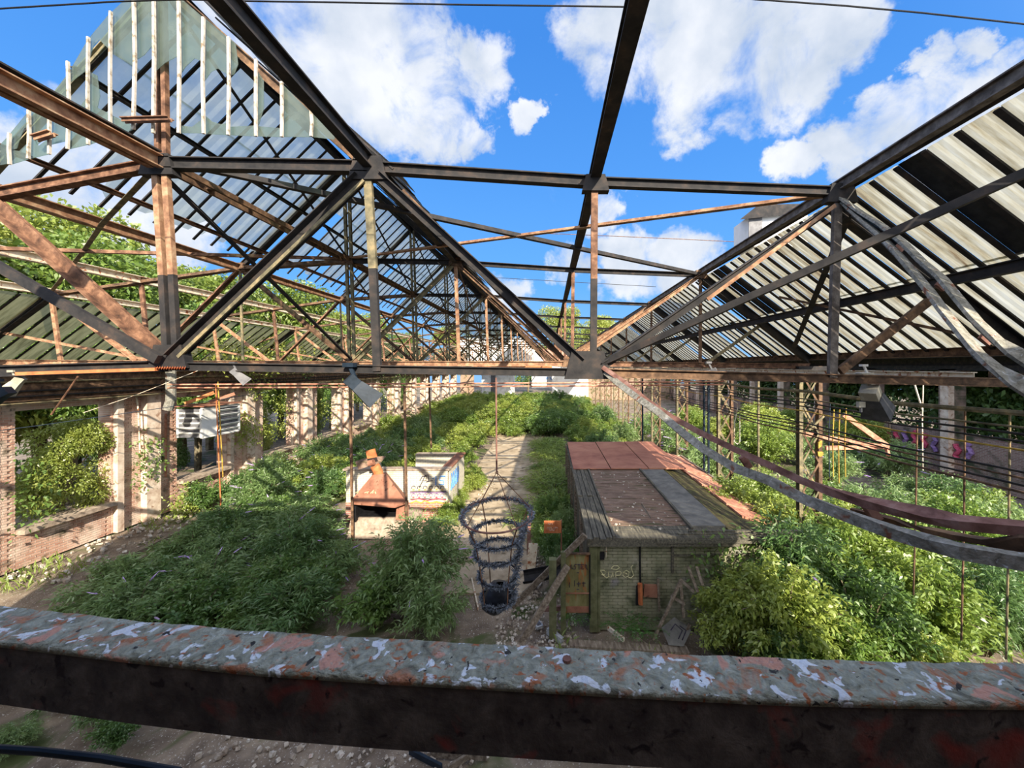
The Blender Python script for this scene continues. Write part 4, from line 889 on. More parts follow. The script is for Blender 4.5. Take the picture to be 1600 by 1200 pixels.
for px, k, y0, lab in ((549, 2.47, 600, 'tall thin brown post at the corner of the rusty hood'), (634, 2.47, 603, 'tall thin brown post between hood and graffiti wall'), (672, 3.6, 585, 'thin post rising from the shrubs behind the enclosure')):
    yb = 572 + 1.127 * FP / k
    tag(MB().bar(P(px - 2, y0, k), P(px + 2, yb if k < 3 else 700, k), .075, .06).build('thin_post', M['brownsteel']), lab, 'post')

# ------------------------------------------------------------------ shed
def shed():
    k = 1.64; xl, xr = .17, .92; zt = -.727
    t = thing('brick_shed', 'low brick shed with boarded roof and rusty plates beside the path', 'shed', W(.55, k, -1.127))
    def box(name, x0, x1, ka, kb, z0, z1, m): return MB().box(W((x0 + x1) / 2, (ka + kb) / 2, (z0 + z1) / 2), ((x1 - x0) * D0, (kb - ka) * D0, (z1 - z0) * D0)).build(name, M[m], t)
    fw = box('front_wall', xl + .03, xr, k + .008, k + .05, -1.127, zt, 'mortar')
    # bricks one by one on the front wall
    bw, bh = .228 / D0, .074 / D0; gap = .010 / D0
    me = []
    for v in range(4):
        b = MB(); d = .06; e = .004
        b.box((0, 0, 0), (.218 + .004 * (v % 2), d, .064)); me.append(b.mesh('brick')); me[-1].materials.append(M['greenbrick'])
    cnt = 0; rest = MB(); z = -1.127 + bh / 2; row = 0
    rows = []
    while z < zt - .01:
        x = xl + .04 + (bw / 2 if row % 2 else 0); row += 1
        while x + bw < xr:
            rows.append((x + bw / 2, z)); x += bw
        if row % 2 == 0: rest.box(W(xl + .04 + bw / 4, k, z) + Vector((0, .022, 0)), (.106, .06, .064))
        z += bh
    vis = [r for r in rows if r[0] < .62 and r[1] < -.74]; vis.sort(key=lambda r: abs(r[0] - .36) + abs(r[1] + .9))
    keep = set(vis[:285])
    for (x, z) in rows:
        yoff = R.uniform(-.004, .006)
        if (x, z) in keep:
            o = bpy.data.objects.new('brick', me[R.randrange(4)]); C.objects.link(o); o.parent = fw
            o.location = W(x, k, z) + Vector((0, yoff + .022, 0)); o.rotation_euler = (0, R.uniform(-.012, .012), 0)
        else: rest.box(W(x, k, z) + Vector((0, yoff + .022, 0)), (.218, .06, .064))
    rest.build('brick_rest', M['greenbrick'], fw, kind='stuff')
    # timber left side: posts and dark boards
    for i in range(16):
        kk = k + .1 + i * .12
        box('side_board', xl - .0, xl + .02, kk, kk + .105, -1.127, zt - .03, 'wood_dark')
    for i in range(5): box('side_post', xl - .015, xl + .0, k + .3 + i * .42, k + .33 + i * .42, -1.127, zt - .01, 'wood')
    box('corner_post', .172, .205, k - .015, k + .02, -1.127, zt, 'greenpost')
    box('corner_post', .207, .217, k - .012, k + .01, -1.127, zt, 'greenpost')
    box('right_wall', xr, xr + .03, k, 3.6, -1.127, zt - .1, 'mortar')
    # roof deck and its covering
    zr = zt
    box('roof_deck', xl - .01, .80, k - .03, 3.5, zr - .03, zr, 'wood_dark')
    for i in range(4): box('roof_board', xl - .01 + i * .027, xl + .014 + i * .027, k - .04 + .01 * (i % 2), 2.12, zr, zr + .006 + .003 * (i % 2), 'wood_dark')
    for i in range(4): box('roof_board', xl - .01 + i * .027, xl + .014 + i * .027, 2.13, 2.78, zr, zr + .007 + .003 * ((i + 1) % 2), 'wood_dark')
    box('roof_batten', xl + .098, xl + .108, k - .03, 2.8, zr, zr + .016, 'wood_dark')
    for i in range(22):
        kk = k + .1 + i * .044
        box('roof_plank', .28, .622 + .01 * R.random(), kk, kk + .041, zr, zr + .004 + .003 * R.random(), 'wood_brown')
    for i in range(3): box('roof_board', .27, .80 - .03 * i, k - .03 + i * .042, k + .008 + i * .042, zr, zr + .006, 'wood_dark')
    box('roof_batten', .624, .634, k + .05, 2.7, zr, zr + .018, 'wood_dark'); box('felt_strip', .637, .79, k + .08, 2.7, zr, zr + .012, 'felt')
    for i in range(4): box('fascia_board', .45 + .05 * i, 1.0 + .03 * i, k - .036 + .014 * i, k - .022 + .014 * i, zr - .015 + .006 * i, zr + .0025 + .006 * i, 'wood_dark')
    # lower mossy slope on the far side
    sl = MB(); sl.prism([W(.79, k, zr), W(1.16, k, zr - .1), W(1.16, 3.5, zr - .1), W(.79, 3.5, zr)], (0, 0, .04)); sl.build('mossy_slope', M['moss'], t)
    for i in range(9):
        kk = 1.95 + i * .17
        MB().prism([W(.98, kk, zr - .044), W(1.2, kk, zr - .105), W(1.2, kk + .16, zr - .105), W(.98, kk + .16, zr - .044)], (0, 0, .06 + .02 * (i % 2))).build('roof_sheet', M['redpipe'], t)
    MB().bar(W(1.2, 1.7, zr - .09), W(1.2, 3.5, zr - .09), .08, .1, (1, 0, 0)).build('gutter_board', M['wood'], t)
    # three rusty plates tilted up at the back
    for i in range(3):
        a, b = .168 + i * .262, .168 + (i + 1) * .262 - .006
        MB().prism([W(a, 2.66, zr + .012), W(b, 2.66, zr + .012), W(b + .0, 3.55, zr + .02), W(a, 3.55, zr + .02)], (0, 0, .03 + .012 * i)).build('rusty_plate', M['rustsheet2'], t)
    # fittings of the front
    f = k - .006
    MB().tube([P(1000, 838, f), P(1000, 880, f), P(1000.5, 914, f)], .022, 6).build('cable', M['black'], t)
    MB().tube([P(1000, 912, f - .01), P(1001, 944, f - .01)], .055, 10).build('cylinder', M['rustorange'], t)
    MB().prism([P(994, 915, f), P(999, 913, f), P(999, 944, f), P(993, 944, f)], (0, -.05, 0)).build('black_box', M['black'], t)
    MB().prism([P(1006, 912, f), P(1027, 913, f), P(1026, 932, f), P(1005, 930, f)], (0, -.06, 0)).build('rusty_box', M['rustsheet'], t)
    MB().prism([P(937, 862, f), P(944, 862, f), P(944, 873, f), P(937, 873, f)], (0, -.05, 0)).build('switch_box', M['black'], t)
    MB().tube([P(947, 840, f), P(947, 871, f)], .012, 6).build('conduit', M['cream'], t)
    MB().bar(P(1028, 904, f - .01), P(1030, 955, f - .01), .05, .03).build('leaning_lath', M['wood'], t)
    MB().bar(P(1051, 842, f), P(1051, 895, f), .06, .04).build('wall_post', M['wood_dark'], t); MB().bar(P(1053, 868, f), P(1170, 866, f), .03, .03).build('wall_rail', M['wood_dark'], t)
    for tag_ in ([(946, 902), (939, 893), (938, 891), (944, 891), (947, 895), (944, 898), (940, 897), (948, 903), (951, 901)], [(951, 893), (951, 901), (955, 902), (958, 894), (958, 901)],
                 [(955, 888), (959, 884), (965, 884), (968, 887), (963, 890), (957, 889), (955, 888)], [(962, 902), (962, 894), (968, 892), (971, 895), (968, 899), (963, 899)],
                 [(975, 893), (979, 891), (983, 894), (982, 900), (977, 902), (973, 899), (974, 894), (980, 897)], [(989, 883), (986, 886), (988, 892), (990, 899), (986, 903), (982, 902)]):
        MB().tube([P(x, y, f - .002) for x, y in tag_], .0085, 5).build('graffiti', M['g_pale'], t)
    # door beside the corner
    box('door_post', -.0, .0 + .03, k - .06, k - .03, -1.127, -.80, 'greenpost')
shed()
t = thing('metal_door', 'rusty olive metal door panel with black graffiti beside the shed corner', 'door', P(900, 985, 1.62))
kd = 1.62
MB().prism([P(884, 865, kd), P(921, 866, kd), P(921, 958, kd), P(884, 958, kd)], (0, .04, 0)).build('panel', M['door'], t)
MB().prism([P(886, 948, kd - .003), P(920, 948, kd - .003), P(920, 957, kd - .003), P(886, 957, kd - .003)], (0, .02, 0)).build('kick_plate', M['rustsheet'], t)
MB().bar(P(882, 865, kd - .005), P(922, 865, kd - .005), .035, .06).build('top_rail', M['brownsteel'], t)
MB().bar(P(883, 927, kd - .005), P(921, 927, kd - .005), .02, .03).build('cross_rail', M['rustsheet'], t)
MB().bar(P(921.5, 864, kd - .005), P(921.5, 965, kd - .005), .03, .05).build('side_rail', M['black'], t)
MB().bar(P(880, 862, kd - .01), P(880, 1015, kd - .01), .11, .1).build('post', M['greenpost'], t)
for pts in ([(889, 889), (893, 882), (895, 889), (890, 886)], [(901, 882), (898, 882), (897, 885), (900, 886), (899, 889), (896, 889)], [(902, 882), (907, 882), (905, 882), (905, 890)], [(912, 882), (908, 882), (908, 889), (912, 889)], [(908, 886), (911, 886)], [(914, 890), (914, 882), (917, 883), (915, 886), (918, 890)],
            [(890, 910), (890, 918)], [(898, 907), (898, 916)], [(904, 909), (904, 917)], [(901, 912), (907, 912)], [(912, 909), (912, 917)], [(909, 911), (915, 911)], [(901, 921), (905, 921)], [(901, 895), (905, 895)]):
    MB().tube([P(x, y, kd - .003) for x, y in pts], .008, 5).build('graffiti', M['g_black'], t)
t = thing('rusty_sign', 'small rusty orange sign on a thin post beside the overgrown path', 'sign', P(877, 890, 1.95))
MB().prism([P(850, 814, 1.95), P(877, 814, 1.95), P(877, 833, 1.95), P(850, 833, 1.95)], (0, .03, 0)).build('plate', M['rustorange'], t)
MB().bar(P(877, 812, 1.96), P(877, 905, 1.96), .035, .035).build('post', M['rustsheet'], t)
for pts in ([(856, 820), (857, 817), (858.5, 820)], [(860, 820), (860, 817)], [(862, 820), (862, 817), (864, 818), (862, 819), (864, 820)], [(855, 829), (855, 824), (857, 824), (857, 829)], [(859, 829), (859, 824), (861.5, 824), (861.5, 829), (859, 829)], [(863.5, 829), (863.5, 824), (866, 824), (866, 829), (863.5, 829)], [(868, 829), (868, 824), (871, 824), (871, 829)]):
    MB().tube([P(x, y, 1.945) for x, y in pts], .006, 4).build('lettering', M['cream'], t)

def plank(label, p, q, w, th, m='wood', name='plank'): return tag(MB().sweep(rect(w, th), p, q, (0, 1, 0)).build(name, M[m]), label, 'plank')
plank('long grey plank leaning up to the shed roof corner', P(800, 948, 1.7), P(914, 836, 1.58), .13, .06)
plank('second grey plank leaning on the door post', P(813, 1006, 1.5), P(887, 884, 1.58), .14, .07)
plank('short pale lath lying on the path by the black bag', G(737, 905), G(747, 952), .09, .04, 'cream')
plank('loose lath lying on the brown planks of the shed roof', P(1004, 790, 2.0), P(1018, 812, 1.82), .12, .06)
plank('crossed pale lath on the shed roof', P(1015, 790.5, 2.0), P(1045, 791, 2.0), .07, .05, 'cream')
plank('pinkish board under the door panel', P(845, 952, 1.66), P(880, 950, 1.66), .1, .06, 'redflange')
plank('grey board lying in front of the shed', P(890, 1006, 1.49), P(1075, 1017, 1.49), .06, .2)
plank('pale splintered board among the ferns', P(950, 981, 1.56), P(975, 1000, 1.5), .08, .05, 'cream')
plank('dark board fallen over by the ferns', P(993, 996, 1.52), P(1012, 1012, 1.5), .1, .05, 'wood')
plank('rusty upright board seen through the hanging rings', G(826, 868) + Vector((0, 0, .0)), G(826, 868) + Vector((.02, 0, 1.3)), .12, .03, 'redflange', 'upright_board')
plank('pale bright board standing behind the hanging rings', G(829, 890), G(829, 890) + Vector((.08, .1, .75)), .28, .04, 'cream', 'upright_board')
t = thing('trough', 'black half round trough lying beside the leaning planks', 'trough', P(845, 897, 1.9))
b = MB(); pr = [(.2 * math.cos(a), .2 * math.sin(a)) for a in [math.pi * (i / 8) for i in range(9)]] + [(.185 * math.cos(a), .185 * math.sin(a)) for a in [math.pi * (1 - i / 8) for i in range(9)]]
b.sweep(pr, P(817, 900, 1.9), P(882, 888, 1.9), (0, .3, -1)); b.build('shell', M['black'], t)
# timber frame wreck beside the shed
wr = [((1063, 908), (1040, 960)), ((1063, 905), (1068, 965)), ((1048, 930), (1070, 945)), ((1075, 885), (1090, 925)), ((1088, 885), (1098, 915)), ((1063, 905), (1085, 925)), ((1040, 960), (1020, 1000)), ((1078, 975), (1062, 1005))]
t = thing('broken_trestle', 'broken timber trestle leaning among the shrubs at the shed front', 'trestle', P(1060, 990, 1.55))
for (a, b_) in wr: MB().bar(P(*a, 1.56), P(*b_, 1.53), .06, .04).build('timber', M['wood'], t)
t = thing('painted_slab', 'leaning slab with blue and black graffiti by the broken trestle', 'slab', P(1055, 990, 1.53))
MB().prism([P(1035, 985, 1.53), P(1055, 968, 1.57), P(1080, 985, 1.55), P(1068, 1010, 1.5), P(1045, 1008, 1.5)], (0, .06, .02)).build('slab_body', M['felt'], t)
for pts in ([(1048, 985), (1055, 975), (1066, 985), (1060, 998)], [(1062, 978), (1072, 985), (1066, 1000)]): MB().tube([P(x, y, 1.49) for x, y in pts], .012, 5).build('graffiti', M['g_black'], t)
def cheap_box(name, label, p, sz, rot, m, cat):
    t = thing(name, label, cat, p); Rm = Matrix.Rotation(rot, 3, 'Z'); MB().box(p + Vector((0, 0, sz[2] / 2)), sz, Rm).build('body', M[m], t)
    MB().box(p + Vector((0, 0, sz[2] + .01)), (sz[0] * .6, sz[1] * .6, .02), Rm).build('face', M['grey'], t)
cheap_box('broken_device', 'small pale broken appliance lying in the rubble', P(841, 975, 1.66) - Vector((0, 0, .05)), (.16, .22, .06), .5, 'lampglass', 'appliance')
plank('white painted block lying in the rubble', P(856, 985, 1.62), P(879, 1002, 1.56), .14, .09, 'lampglass', 'white_block')
plank('low timber kerb running along the floor below the brick wall', W(-2.3, 2.1, -1.09), W(-2.45, 4.4, -1.09), .16, .2, 'wood', 'timber_kerb')
plank('second timber beside the kerb', W(-2.42, 2.0, -1.1), W(-2.5, 3.3, -1.1), .1, .14, 'wood', 'timber_kerb')
for i, (px, py, qx, qy, m) in enumerate(((640, 1178, 690, 1206, 'bluegrey'), (676, 1183, 760, 1190, 'wood'), (700, 1206, 735, 1186, 'wood'), (560, 1120, 700, 1128, 'wood'))):
    plank(['grey blue batten on the floor under the rail', 'brown board on the floor under the rail', 'crossed board on the floor under the rail', 'board hidden low behind the rail'][i], G(px, py) + Vector((0, 0, .05)), G(qx, qy) + Vector((0, 0, .07)), .09, .04, m)

# red steel wreck beyond the columns
t = thing('toppled_frame', 'toppled red steel frame lying beyond the lattice columns', 'steel frame', P(1350, 690, 3.0))
for a, b_, w in (((1318, 648), (1388, 698), .2), ((1388, 698), (1290, 700), .16), ((1258, 678), (1330, 690), .18), ((1330, 690), (1388, 698), .12), ((1385, 698), (1388, 712), .12)):
    MB().bar(P(*a, 3.0), P(*b_, 2.95), w, .1).build('steel_bar', M['redpipe'], t)
t = thing('yellow_valve', 'yellow valve plates fixed to the first lattice column', 'valve', P(1283, 700, 1.88))
for pts in ([(1279, 701), (1279, 692), (1283, 688), (1285, 690), (1284, 697)], [(1278, 706), (1286, 706), (1287, 710), (1283, 714), (1279, 713)]): MB().prism([P(x, y, 1.87) for x, y in pts], (0, .04, 0)).build('plate', M['yellow'], t)
MB().bar(P(1264, 672, 1.88), P(1287, 650, 1.88), .05, .04).build('lever', M['olive'], t)

# painted graffiti band on the right wall
t = thing('graffiti_band', 'band of red and purple graffiti on the shaded wall beside the pale pillar', 'graffiti', W(XR - .01, 3.9, -.8))
for j in range(10):
    kk = 3.65 + j * .11; c = 'g_red' if j % 3 else 'g_purple'
    MB().tube([W(XR - .005, kk + .02 * math.sin(i * 1.7 + j), -.74 - .03 * math.sin(j) - .028 * i) for i in range(6)], .13, 5).build('spray_stroke', M[c], t)

# ------------------------------------------------------------------ hanging ring basket
def basket():
    k = 1.0; cx = (777 - VX) / FP; t = thing('ring_basket', 'hanging basket of tinsel wrapped steel rings on a chain above the path', 'hanging rings', P(777, 735, k))
    tilt = Matrix.Rotation(.13, 3, 'X')
    rings = [(803, 54, 'ring'), (834, 40, 'ring'), (861, 35, 'ring'), (897, 29, 'ring'), (932, 25.5, 'ring')]
    def rp(y, r, a): return P(777 + (y - 803) * .012, y, k) + tilt @ Vector((math.cos(a), math.sin(a), 0)) * (r * D0 / FP * k)
    for ri, (y, r, nm) in enumerate(rings):
        pts = [rp(y, r, 6.2832 * i / 40) for i in range(41)]
        ring = MB().tube(pts, .013, 6).build('ring', M['redflange' if ri == 0 else 'black'], t)
        tn = MB(); rr2 = random.Random(ri); n = int(r * 26)
        for i in range(n):
            a = 6.2832 * i / n
            if ri == 0 and (-2.4 < a - 2 * math.pi < -.85): continue
            if ri == 3 and .3 < a < 2.8: continue
            p = rp(y, r, a)
            for q in range(2):
                d = Vector((rr2.gauss(0, 1), rr2.gauss(0, 1), rr2.gauss(0, 1) - .4)).normalized() * rr2.uniform(.03, .07)
                s = d.orthogonal().normalized() * .006; tn.add([p - s, p + s, p + d + s * .4, p + d - s * .4], [(0, 1, 2, 3)])
        tn.build('tinsel', M['tinsel'], ring)
    for a in (.5, 2.2, 3.9, 5.4):
        MB().tube([rp(y, r, a) for y, r, _ in rings], .009, 5).build('upright', M['rust'], t)
        MB().tube([P(776, 738, k), rp(803, 54, a)], .006, 5).build('sling', M['rust'], t)
    for a in (5.9,):
        tn = MB(); rr2 = random.Random(9)
        for i in range(420):
            u = rr2.random() * 4; j = min(int(u), 3); p = rp(*rings[j][:2], a).lerp(rp(*rings[j + 1][:2], a), u - j) + Vector((rr2.gauss(0, .02), 0, 0))
            d = Vector((rr2.gauss(0, 1), rr2.gauss(0, 1), rr2.gauss(0, 1))).normalized() * rr2.uniform(.04, .09)
            s = d.orthogonal().normalized() * .007; tn.add([p - s, p + s, p + d + s * .4, p + d - s * .4], [(0, 1, 2, 3)])
        tn.build('tinsel_drape', M['tinsel'], t)
    MB().tube([P(776, 738, k), P(776, 728, k), P(775, 590, k)], .012, 6).build('chain', M['redflange'], t)
    hk = MB(); hk.tube([P(776, 738, k) + Vector((.02 * math.sin(a), 0, .02 * math.cos(a))) for a in [i * .5 for i in range(11)]], .006, 5); hk.build('hook', M['redflange'], t)
    b = MB(); vs = []; fs = []; n = 14
    for j, (y, r) in enumerate(((912, 6), (914, 16), (922, 21), (934, 22), (946, 19), (954, 12), (957, 4))):
        for i in range(n):
            a = 6.2832 * i / n; vs.append(P(777 - (y - 930) * .25, y, k) + Vector((math.cos(a), math.sin(a), 0)) * (r * D0 / FP * (1 + .12 * math.sin(3 * a + j))))
    for j in range(6):
        for i in range(n): fs.append((j * n + i, (j + 1) * n + i, (j + 1) * n + (i + 1) % n, j * n + (i + 1) % n))
    tag(b.add(vs, fs).build('black_bag', M['bag'], smooth=True), 'black plastic bag lying in the lowest hanging ring', 'bag')
basket()

# ------------------------------------------------------------------ things beyond the far end
def far_box(name, label, cat, x0, x1, k, z0, z1, m, stripes=None):
    t = thing(name, label, cat, W((x0 + x1) / 2, k, -1.127))
    MB().box(W((x0 + x1) / 2, k + .3, (z0 + z1) / 2), ((x1 - x0) * D0, .6 * D0, (z1 - z0) * D0)).build('body', M[m], t)
    return t
t = far_box('white_shed', 'small white shed with a slanted roof seen through the far opening', 'shed', -2.35, -1.25, 13.4, -1.127, -.05, 'white')
MB().prism([W(-2.45, 13.35, -.02), W(-1.2, 13.35, -.02), W(-1.3, 13.35, .06), W(-2.3, 13.35, .1)], (0, 3.6, 0)).build('roof_panel', M['grey'], t)
MB().box(W(-1.95, 13.39, -.55), (.9, .05, 4.5)).build('shadow_door', M['grey'], t)
t = far_box('white_trailer', 'long white trailer with blue graffiti seen through the far opening', 'trailer', -.6, .9, 13.2, -.75, -.02, 'white')
for i in range(5): MB().tube([W(-.1 + i * .12, 13.19, -.45 + .05 * math.sin(j + i)) + Vector((.12 * j, 0, .1 * (j % 2))) for j in range(4)], .08, 5).build('graffiti', M['g_blue'], t)
for x in (-.4, .7): MB().tube([W(x, 13.3, -1.0), W(x, 13.5, -1.0)], .5, 12).build('wheel', M['black'], t)

# ------------------------------------------------------------------ vegetation
rg = np.random.default_rng(5)
def leaves(pos, dirs, L_, Wd, droop=.25):
    """one folded diamond per leaf: base, two sides, tip"""
    n = len(pos); d = dirs / np.linalg.norm(dirs, axis=1, keepdims=True)
    rnd = rg.normal(size=(n, 3)); s = np.cross(d, rnd); s /= np.linalg.norm(s, axis=1, keepdims=True) + 1e-9
    up = np.cross(s, d); up[up[:, 2] < 0] *= -1
    L_ = (L_ * (.7 + .6 * rg.random((n, 1)))); Wd = Wd * (.7 + .6 * rg.random((n, 1)))
    mid = pos + d * L_ * .45 + up * L_ * .06; tip = pos + d * L_ - np.array([[0, 0, 1]]) * L_ * droop
    v = np.stack([pos, mid + s * Wd * .5, tip, mid - s * Wd * .5], axis=1).reshape(-1, 3)
    return v
def leafmesh(name, v, m):
    n = len(v) // 4; me = bpy.data.meshes.new(name)
    me.vertices.add(len(v)); me.vertices.foreach_set('co', v.astype(np.float32).ravel())
    me.loops.add(n * 4); me.loops.foreach_set('vertex_index', np.arange(n * 4, dtype=np.int32))
    me.polygons.add(n); me.polygons.foreach_set('loop_start', np.arange(0, n * 4, 4, dtype=np.int32)); me.polygons.foreach_set('loop_total', np.full(n, 4, dtype=np.int32))
    me.update(calc_edges=True); me.materials.append(m); return me
def shrub_meshes(name, h, spread, stems, per, L_, Wd, m, flowers=0, arch=.5):
    """arching stems from one base with leaves along them; unit: metres"""
    P_, Dn = [], []; st = MB(); fl = MB()
    for i in range(stems):
        az = 6.2832 * rg.random(); out = spread * (rg.random() ** .6); hh = h * (.55 + .5 * rg.random()) * (1 - .35 * (out / spread) ** 2)
        dirv = np.array([math.cos(az), math.sin(az), 0])
        pts = []
        for j in range(8):
            u = j / 7; pts.append(dirv * (.08 + out * u ** 1.25) + np.array([0, 0, hh * (1 - (1 - u) ** 1.6) - arch * out * .35 * u ** 3]))
        pts = np.array(pts)
        if i % 3 == 0: st.tube([Vector(p) for p in pts[::2]] + [Vector(pts[-1])], .012, 3)
        u = .18 + .82 * rg.random(per) ** .75; idx = np.minimum((u * 7).astype(int), 6); f = (u * 7 - idx)[:, None]
        pos = pts[idx] * (1 - f) + pts[idx + 1] * f; tan = pts[idx + 1] - pts[idx]
        d = rg.normal(size=(per, 3)) * .9 + tan / (np.linalg.norm(tan, axis=1, keepdims=True)) * .6 + dirv * .3; d[:, 2] += .1
        pos = pos + rg.normal(size=(per, 3)) * .07
        P_.append(pos); Dn.append(d)
        if flowers and i % flowers == 0:
            tip = Vector(pts[-1]); dd = (Vector(pts[-1]) - Vector(pts[-2])).normalized(); dd.z += .1
            fl.path(lambda q: [(w * math.cos(a), w * math.sin(a)) for w in [(.012, .024, .019, .006)[q]] for a in (0, 2.1, 4.2)], [tip, tip + dd * .05, tip + dd * .13, tip + dd * .24], (0, 1, .2))
    v = leaves(np.concatenate(P_), np.concatenate(Dn), L_, Wd)
    lm = leafmesh(name + '_foliage', v, m); sm = st.mesh(name + '_stems'); sm.materials.append(M['stem']); fm = None
    if fl.v: fm = fl.mesh(name + '_flowers'); fm.materials.append(M['flower'])
    return lm, sm, fm
def proto(name, meshes, label, cat, group=None):
    t = thing(name, label, cat, (0, 0, -50), group); lm, sm, fm = meshes
    for nm, me in (('foliage', lm), ('stems', sm), ('blossom', fm)):
        if me is None: continue
        o = bpy.data.objects.new(nm, me); C.objects.link(o); o.parent = t
    return t
BUD = [shrub_meshes('buddleia', 1.7, .95, 64, 92, .15, .036, M['bud'], fl, .6) for fl in (6, 5, 0)]
YEL = [shrub_meshes('bramble', 1.35, .95, 52, 90, .10, .05, M['yel'], 0, .7) for _ in range(3)]
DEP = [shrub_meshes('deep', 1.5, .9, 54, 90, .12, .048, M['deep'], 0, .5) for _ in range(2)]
GRS = [shrub_meshes('grass', .5, .5, 60, 14, .2, .02, M['grassleaf'], 0, .6) for _ in range(2)]
NEA = [shrub_meshes('near_shrub', 2.4, 1.2, 95, 125, .12, .05, M['yel' if q else 'deep'], 0, .6) for q in (0, 1, 1)] + [shrub_meshes('near_buddleia', 2.4, 1.2, 90, 120, .16, .036, M['bud'], 9, .6)]
def plant(name, meshes, X, k, h, label, cat='shrub', group=None, base=1.7, zoff=0, wide=1.0):
    t = proto(name, meshes, label, cat, group); s = h / base
    t.location = W(X, k, -1.127) + Vector((0, 0, zoff)); t.rotation_euler = (0, 0, R.uniform(0, 6.28)); t.scale = (s * wide, s * wide, s)
    return t
def zone(n, x0, x1, k0, k1, h0, h1, kinds, label, group, name, avoid=None, wide=1.1, base=1.7):
    pts = []; tries = 0
    while len(pts) < n and tries < 4000:
        tries += 1; x, k = R.uniform(x0, x1), R.uniform(k0, k1)
        if avoid and avoid(x, k): continue
        if any((x - a) ** 2 + (k - b) ** 2 < (.62 * math.sqrt((x1 - x0) * (k1 - k0) / n)) ** 2 for a, b in pts): continue
        pts.append((x, k)); h = R.uniform(h0, h1); b = max(0, min(12, int(round((k - 1) / .92))))
        u = (x - x0) / (x1 - x0); side = ('on its wall side', 'in its middle', 'on its open side')[min(2, int(u * 3))] if x < .2 else ('on its shed side', 'in its middle', 'on its far side')[min(2, int(u * 3))]
        size = 'low ' if h < h0 + (h1 - h0) * .33 else ('tall ' if h > h0 + (h1 - h0) * .67 else '')
        plant(name, kinds[len(pts) % len(kinds)], x, k, h, f'{size}{label}, level with the {ORD[b]} truss, {side}', 'shrub', group, base, wide=wide)
def avoid_mid(x, k):
    if -.97 < x < .02 and k < 6.1: return True
    if -1.6 < x < -.68 and 2.4 < k < 3.45: return True
    if .1 < x < 1.1 and 1.5 < k < 3.75: return True
    return False
# shaded mass between the kerb and the path, plants told apart
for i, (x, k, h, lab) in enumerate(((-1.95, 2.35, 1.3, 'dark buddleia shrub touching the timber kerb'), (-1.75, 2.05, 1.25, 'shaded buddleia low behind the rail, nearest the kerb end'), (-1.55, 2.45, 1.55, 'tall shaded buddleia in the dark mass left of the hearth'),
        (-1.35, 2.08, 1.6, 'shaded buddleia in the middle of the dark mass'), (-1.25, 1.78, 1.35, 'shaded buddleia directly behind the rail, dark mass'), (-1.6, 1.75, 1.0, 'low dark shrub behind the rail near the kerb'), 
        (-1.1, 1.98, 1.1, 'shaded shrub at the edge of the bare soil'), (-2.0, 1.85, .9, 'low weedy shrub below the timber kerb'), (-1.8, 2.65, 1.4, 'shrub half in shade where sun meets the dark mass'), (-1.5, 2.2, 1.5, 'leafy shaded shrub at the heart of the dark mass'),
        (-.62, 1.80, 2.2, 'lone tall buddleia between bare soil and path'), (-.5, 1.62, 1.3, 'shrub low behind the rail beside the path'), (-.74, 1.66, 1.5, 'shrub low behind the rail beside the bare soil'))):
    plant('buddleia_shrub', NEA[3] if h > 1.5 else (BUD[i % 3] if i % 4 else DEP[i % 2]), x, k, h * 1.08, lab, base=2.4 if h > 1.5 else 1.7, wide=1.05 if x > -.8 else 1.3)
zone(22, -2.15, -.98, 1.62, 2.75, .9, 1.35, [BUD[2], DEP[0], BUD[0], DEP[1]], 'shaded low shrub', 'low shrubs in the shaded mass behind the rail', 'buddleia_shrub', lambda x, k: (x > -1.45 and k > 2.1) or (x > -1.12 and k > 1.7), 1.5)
zone(9, -.80, -.66, 2.55, 3.9, .6, 1.0, [YEL[0], YEL[1], YEL[2]], 'bright shrub edging the path', 'bright shrubs edging the path', 'leafy_shrub', None, .9, 1.35)
zone(24, -2.75, -1.62, 2.85, 5.0, 1.5, 2.2, [BUD[0], BUD[1], DEP[0], YEL[0]], 'sunlit shrub by the brick wall', 'sunlit shrubs along the brick wall', 'buddleia_shrub', avoid_mid)
zone(46, -2.6, -.5, 3.5, 6.4, 1.0, 1.5, [YEL[0], YEL[1], YEL[2], BUD[2]], 'yellow green shrub beyond the enclosure', 'sunny shrubs beyond the enclosure', 'leafy_shrub', avoid_mid, 1.25, 1.35)
zone(60, -2.7, -.35, 6.4, 12.2, 1.3, 1.9, [YEL[0], YEL[1], YEL[2]], 'pale shrub far down the hall', 'shrubs at the far end of the hall', 'leafy_shrub', None, 1.6, 1.35)
zone(22, -.26, .3, 5.9, 12, 1.7, 2.3, [DEP[0], DEP[1], YEL[1]], 'shaded shrub at the path end', 'shaded shrubs at the end of the path', 'leafy_shrub', None, 1.3, 1.5)
zone(26, -.1, .12, 2.5, 5.6, .35, .7, GRS, 'grassy tuft on the verge', 'grassy tufts beside the shed', 'grass_tuft', None, 1.8, .5)
zone(10, -.02, .13, 1.9, 3.0, .8, 1.2, [DEP[0], DEP[1], BUD[2]], 'weed against the shed side', 'weeds along the shed side', 'leafy_shrub', None, .7, 1.5)
zone(46, .3, 1.25, 3.85, 12, .9, 1.6, [YEL[0], YEL[1], DEP[0], BUD[2]], 'shrub behind the shed', 'shrubs behind the shed', 'leafy_shrub', None, 1.3, 1.35)
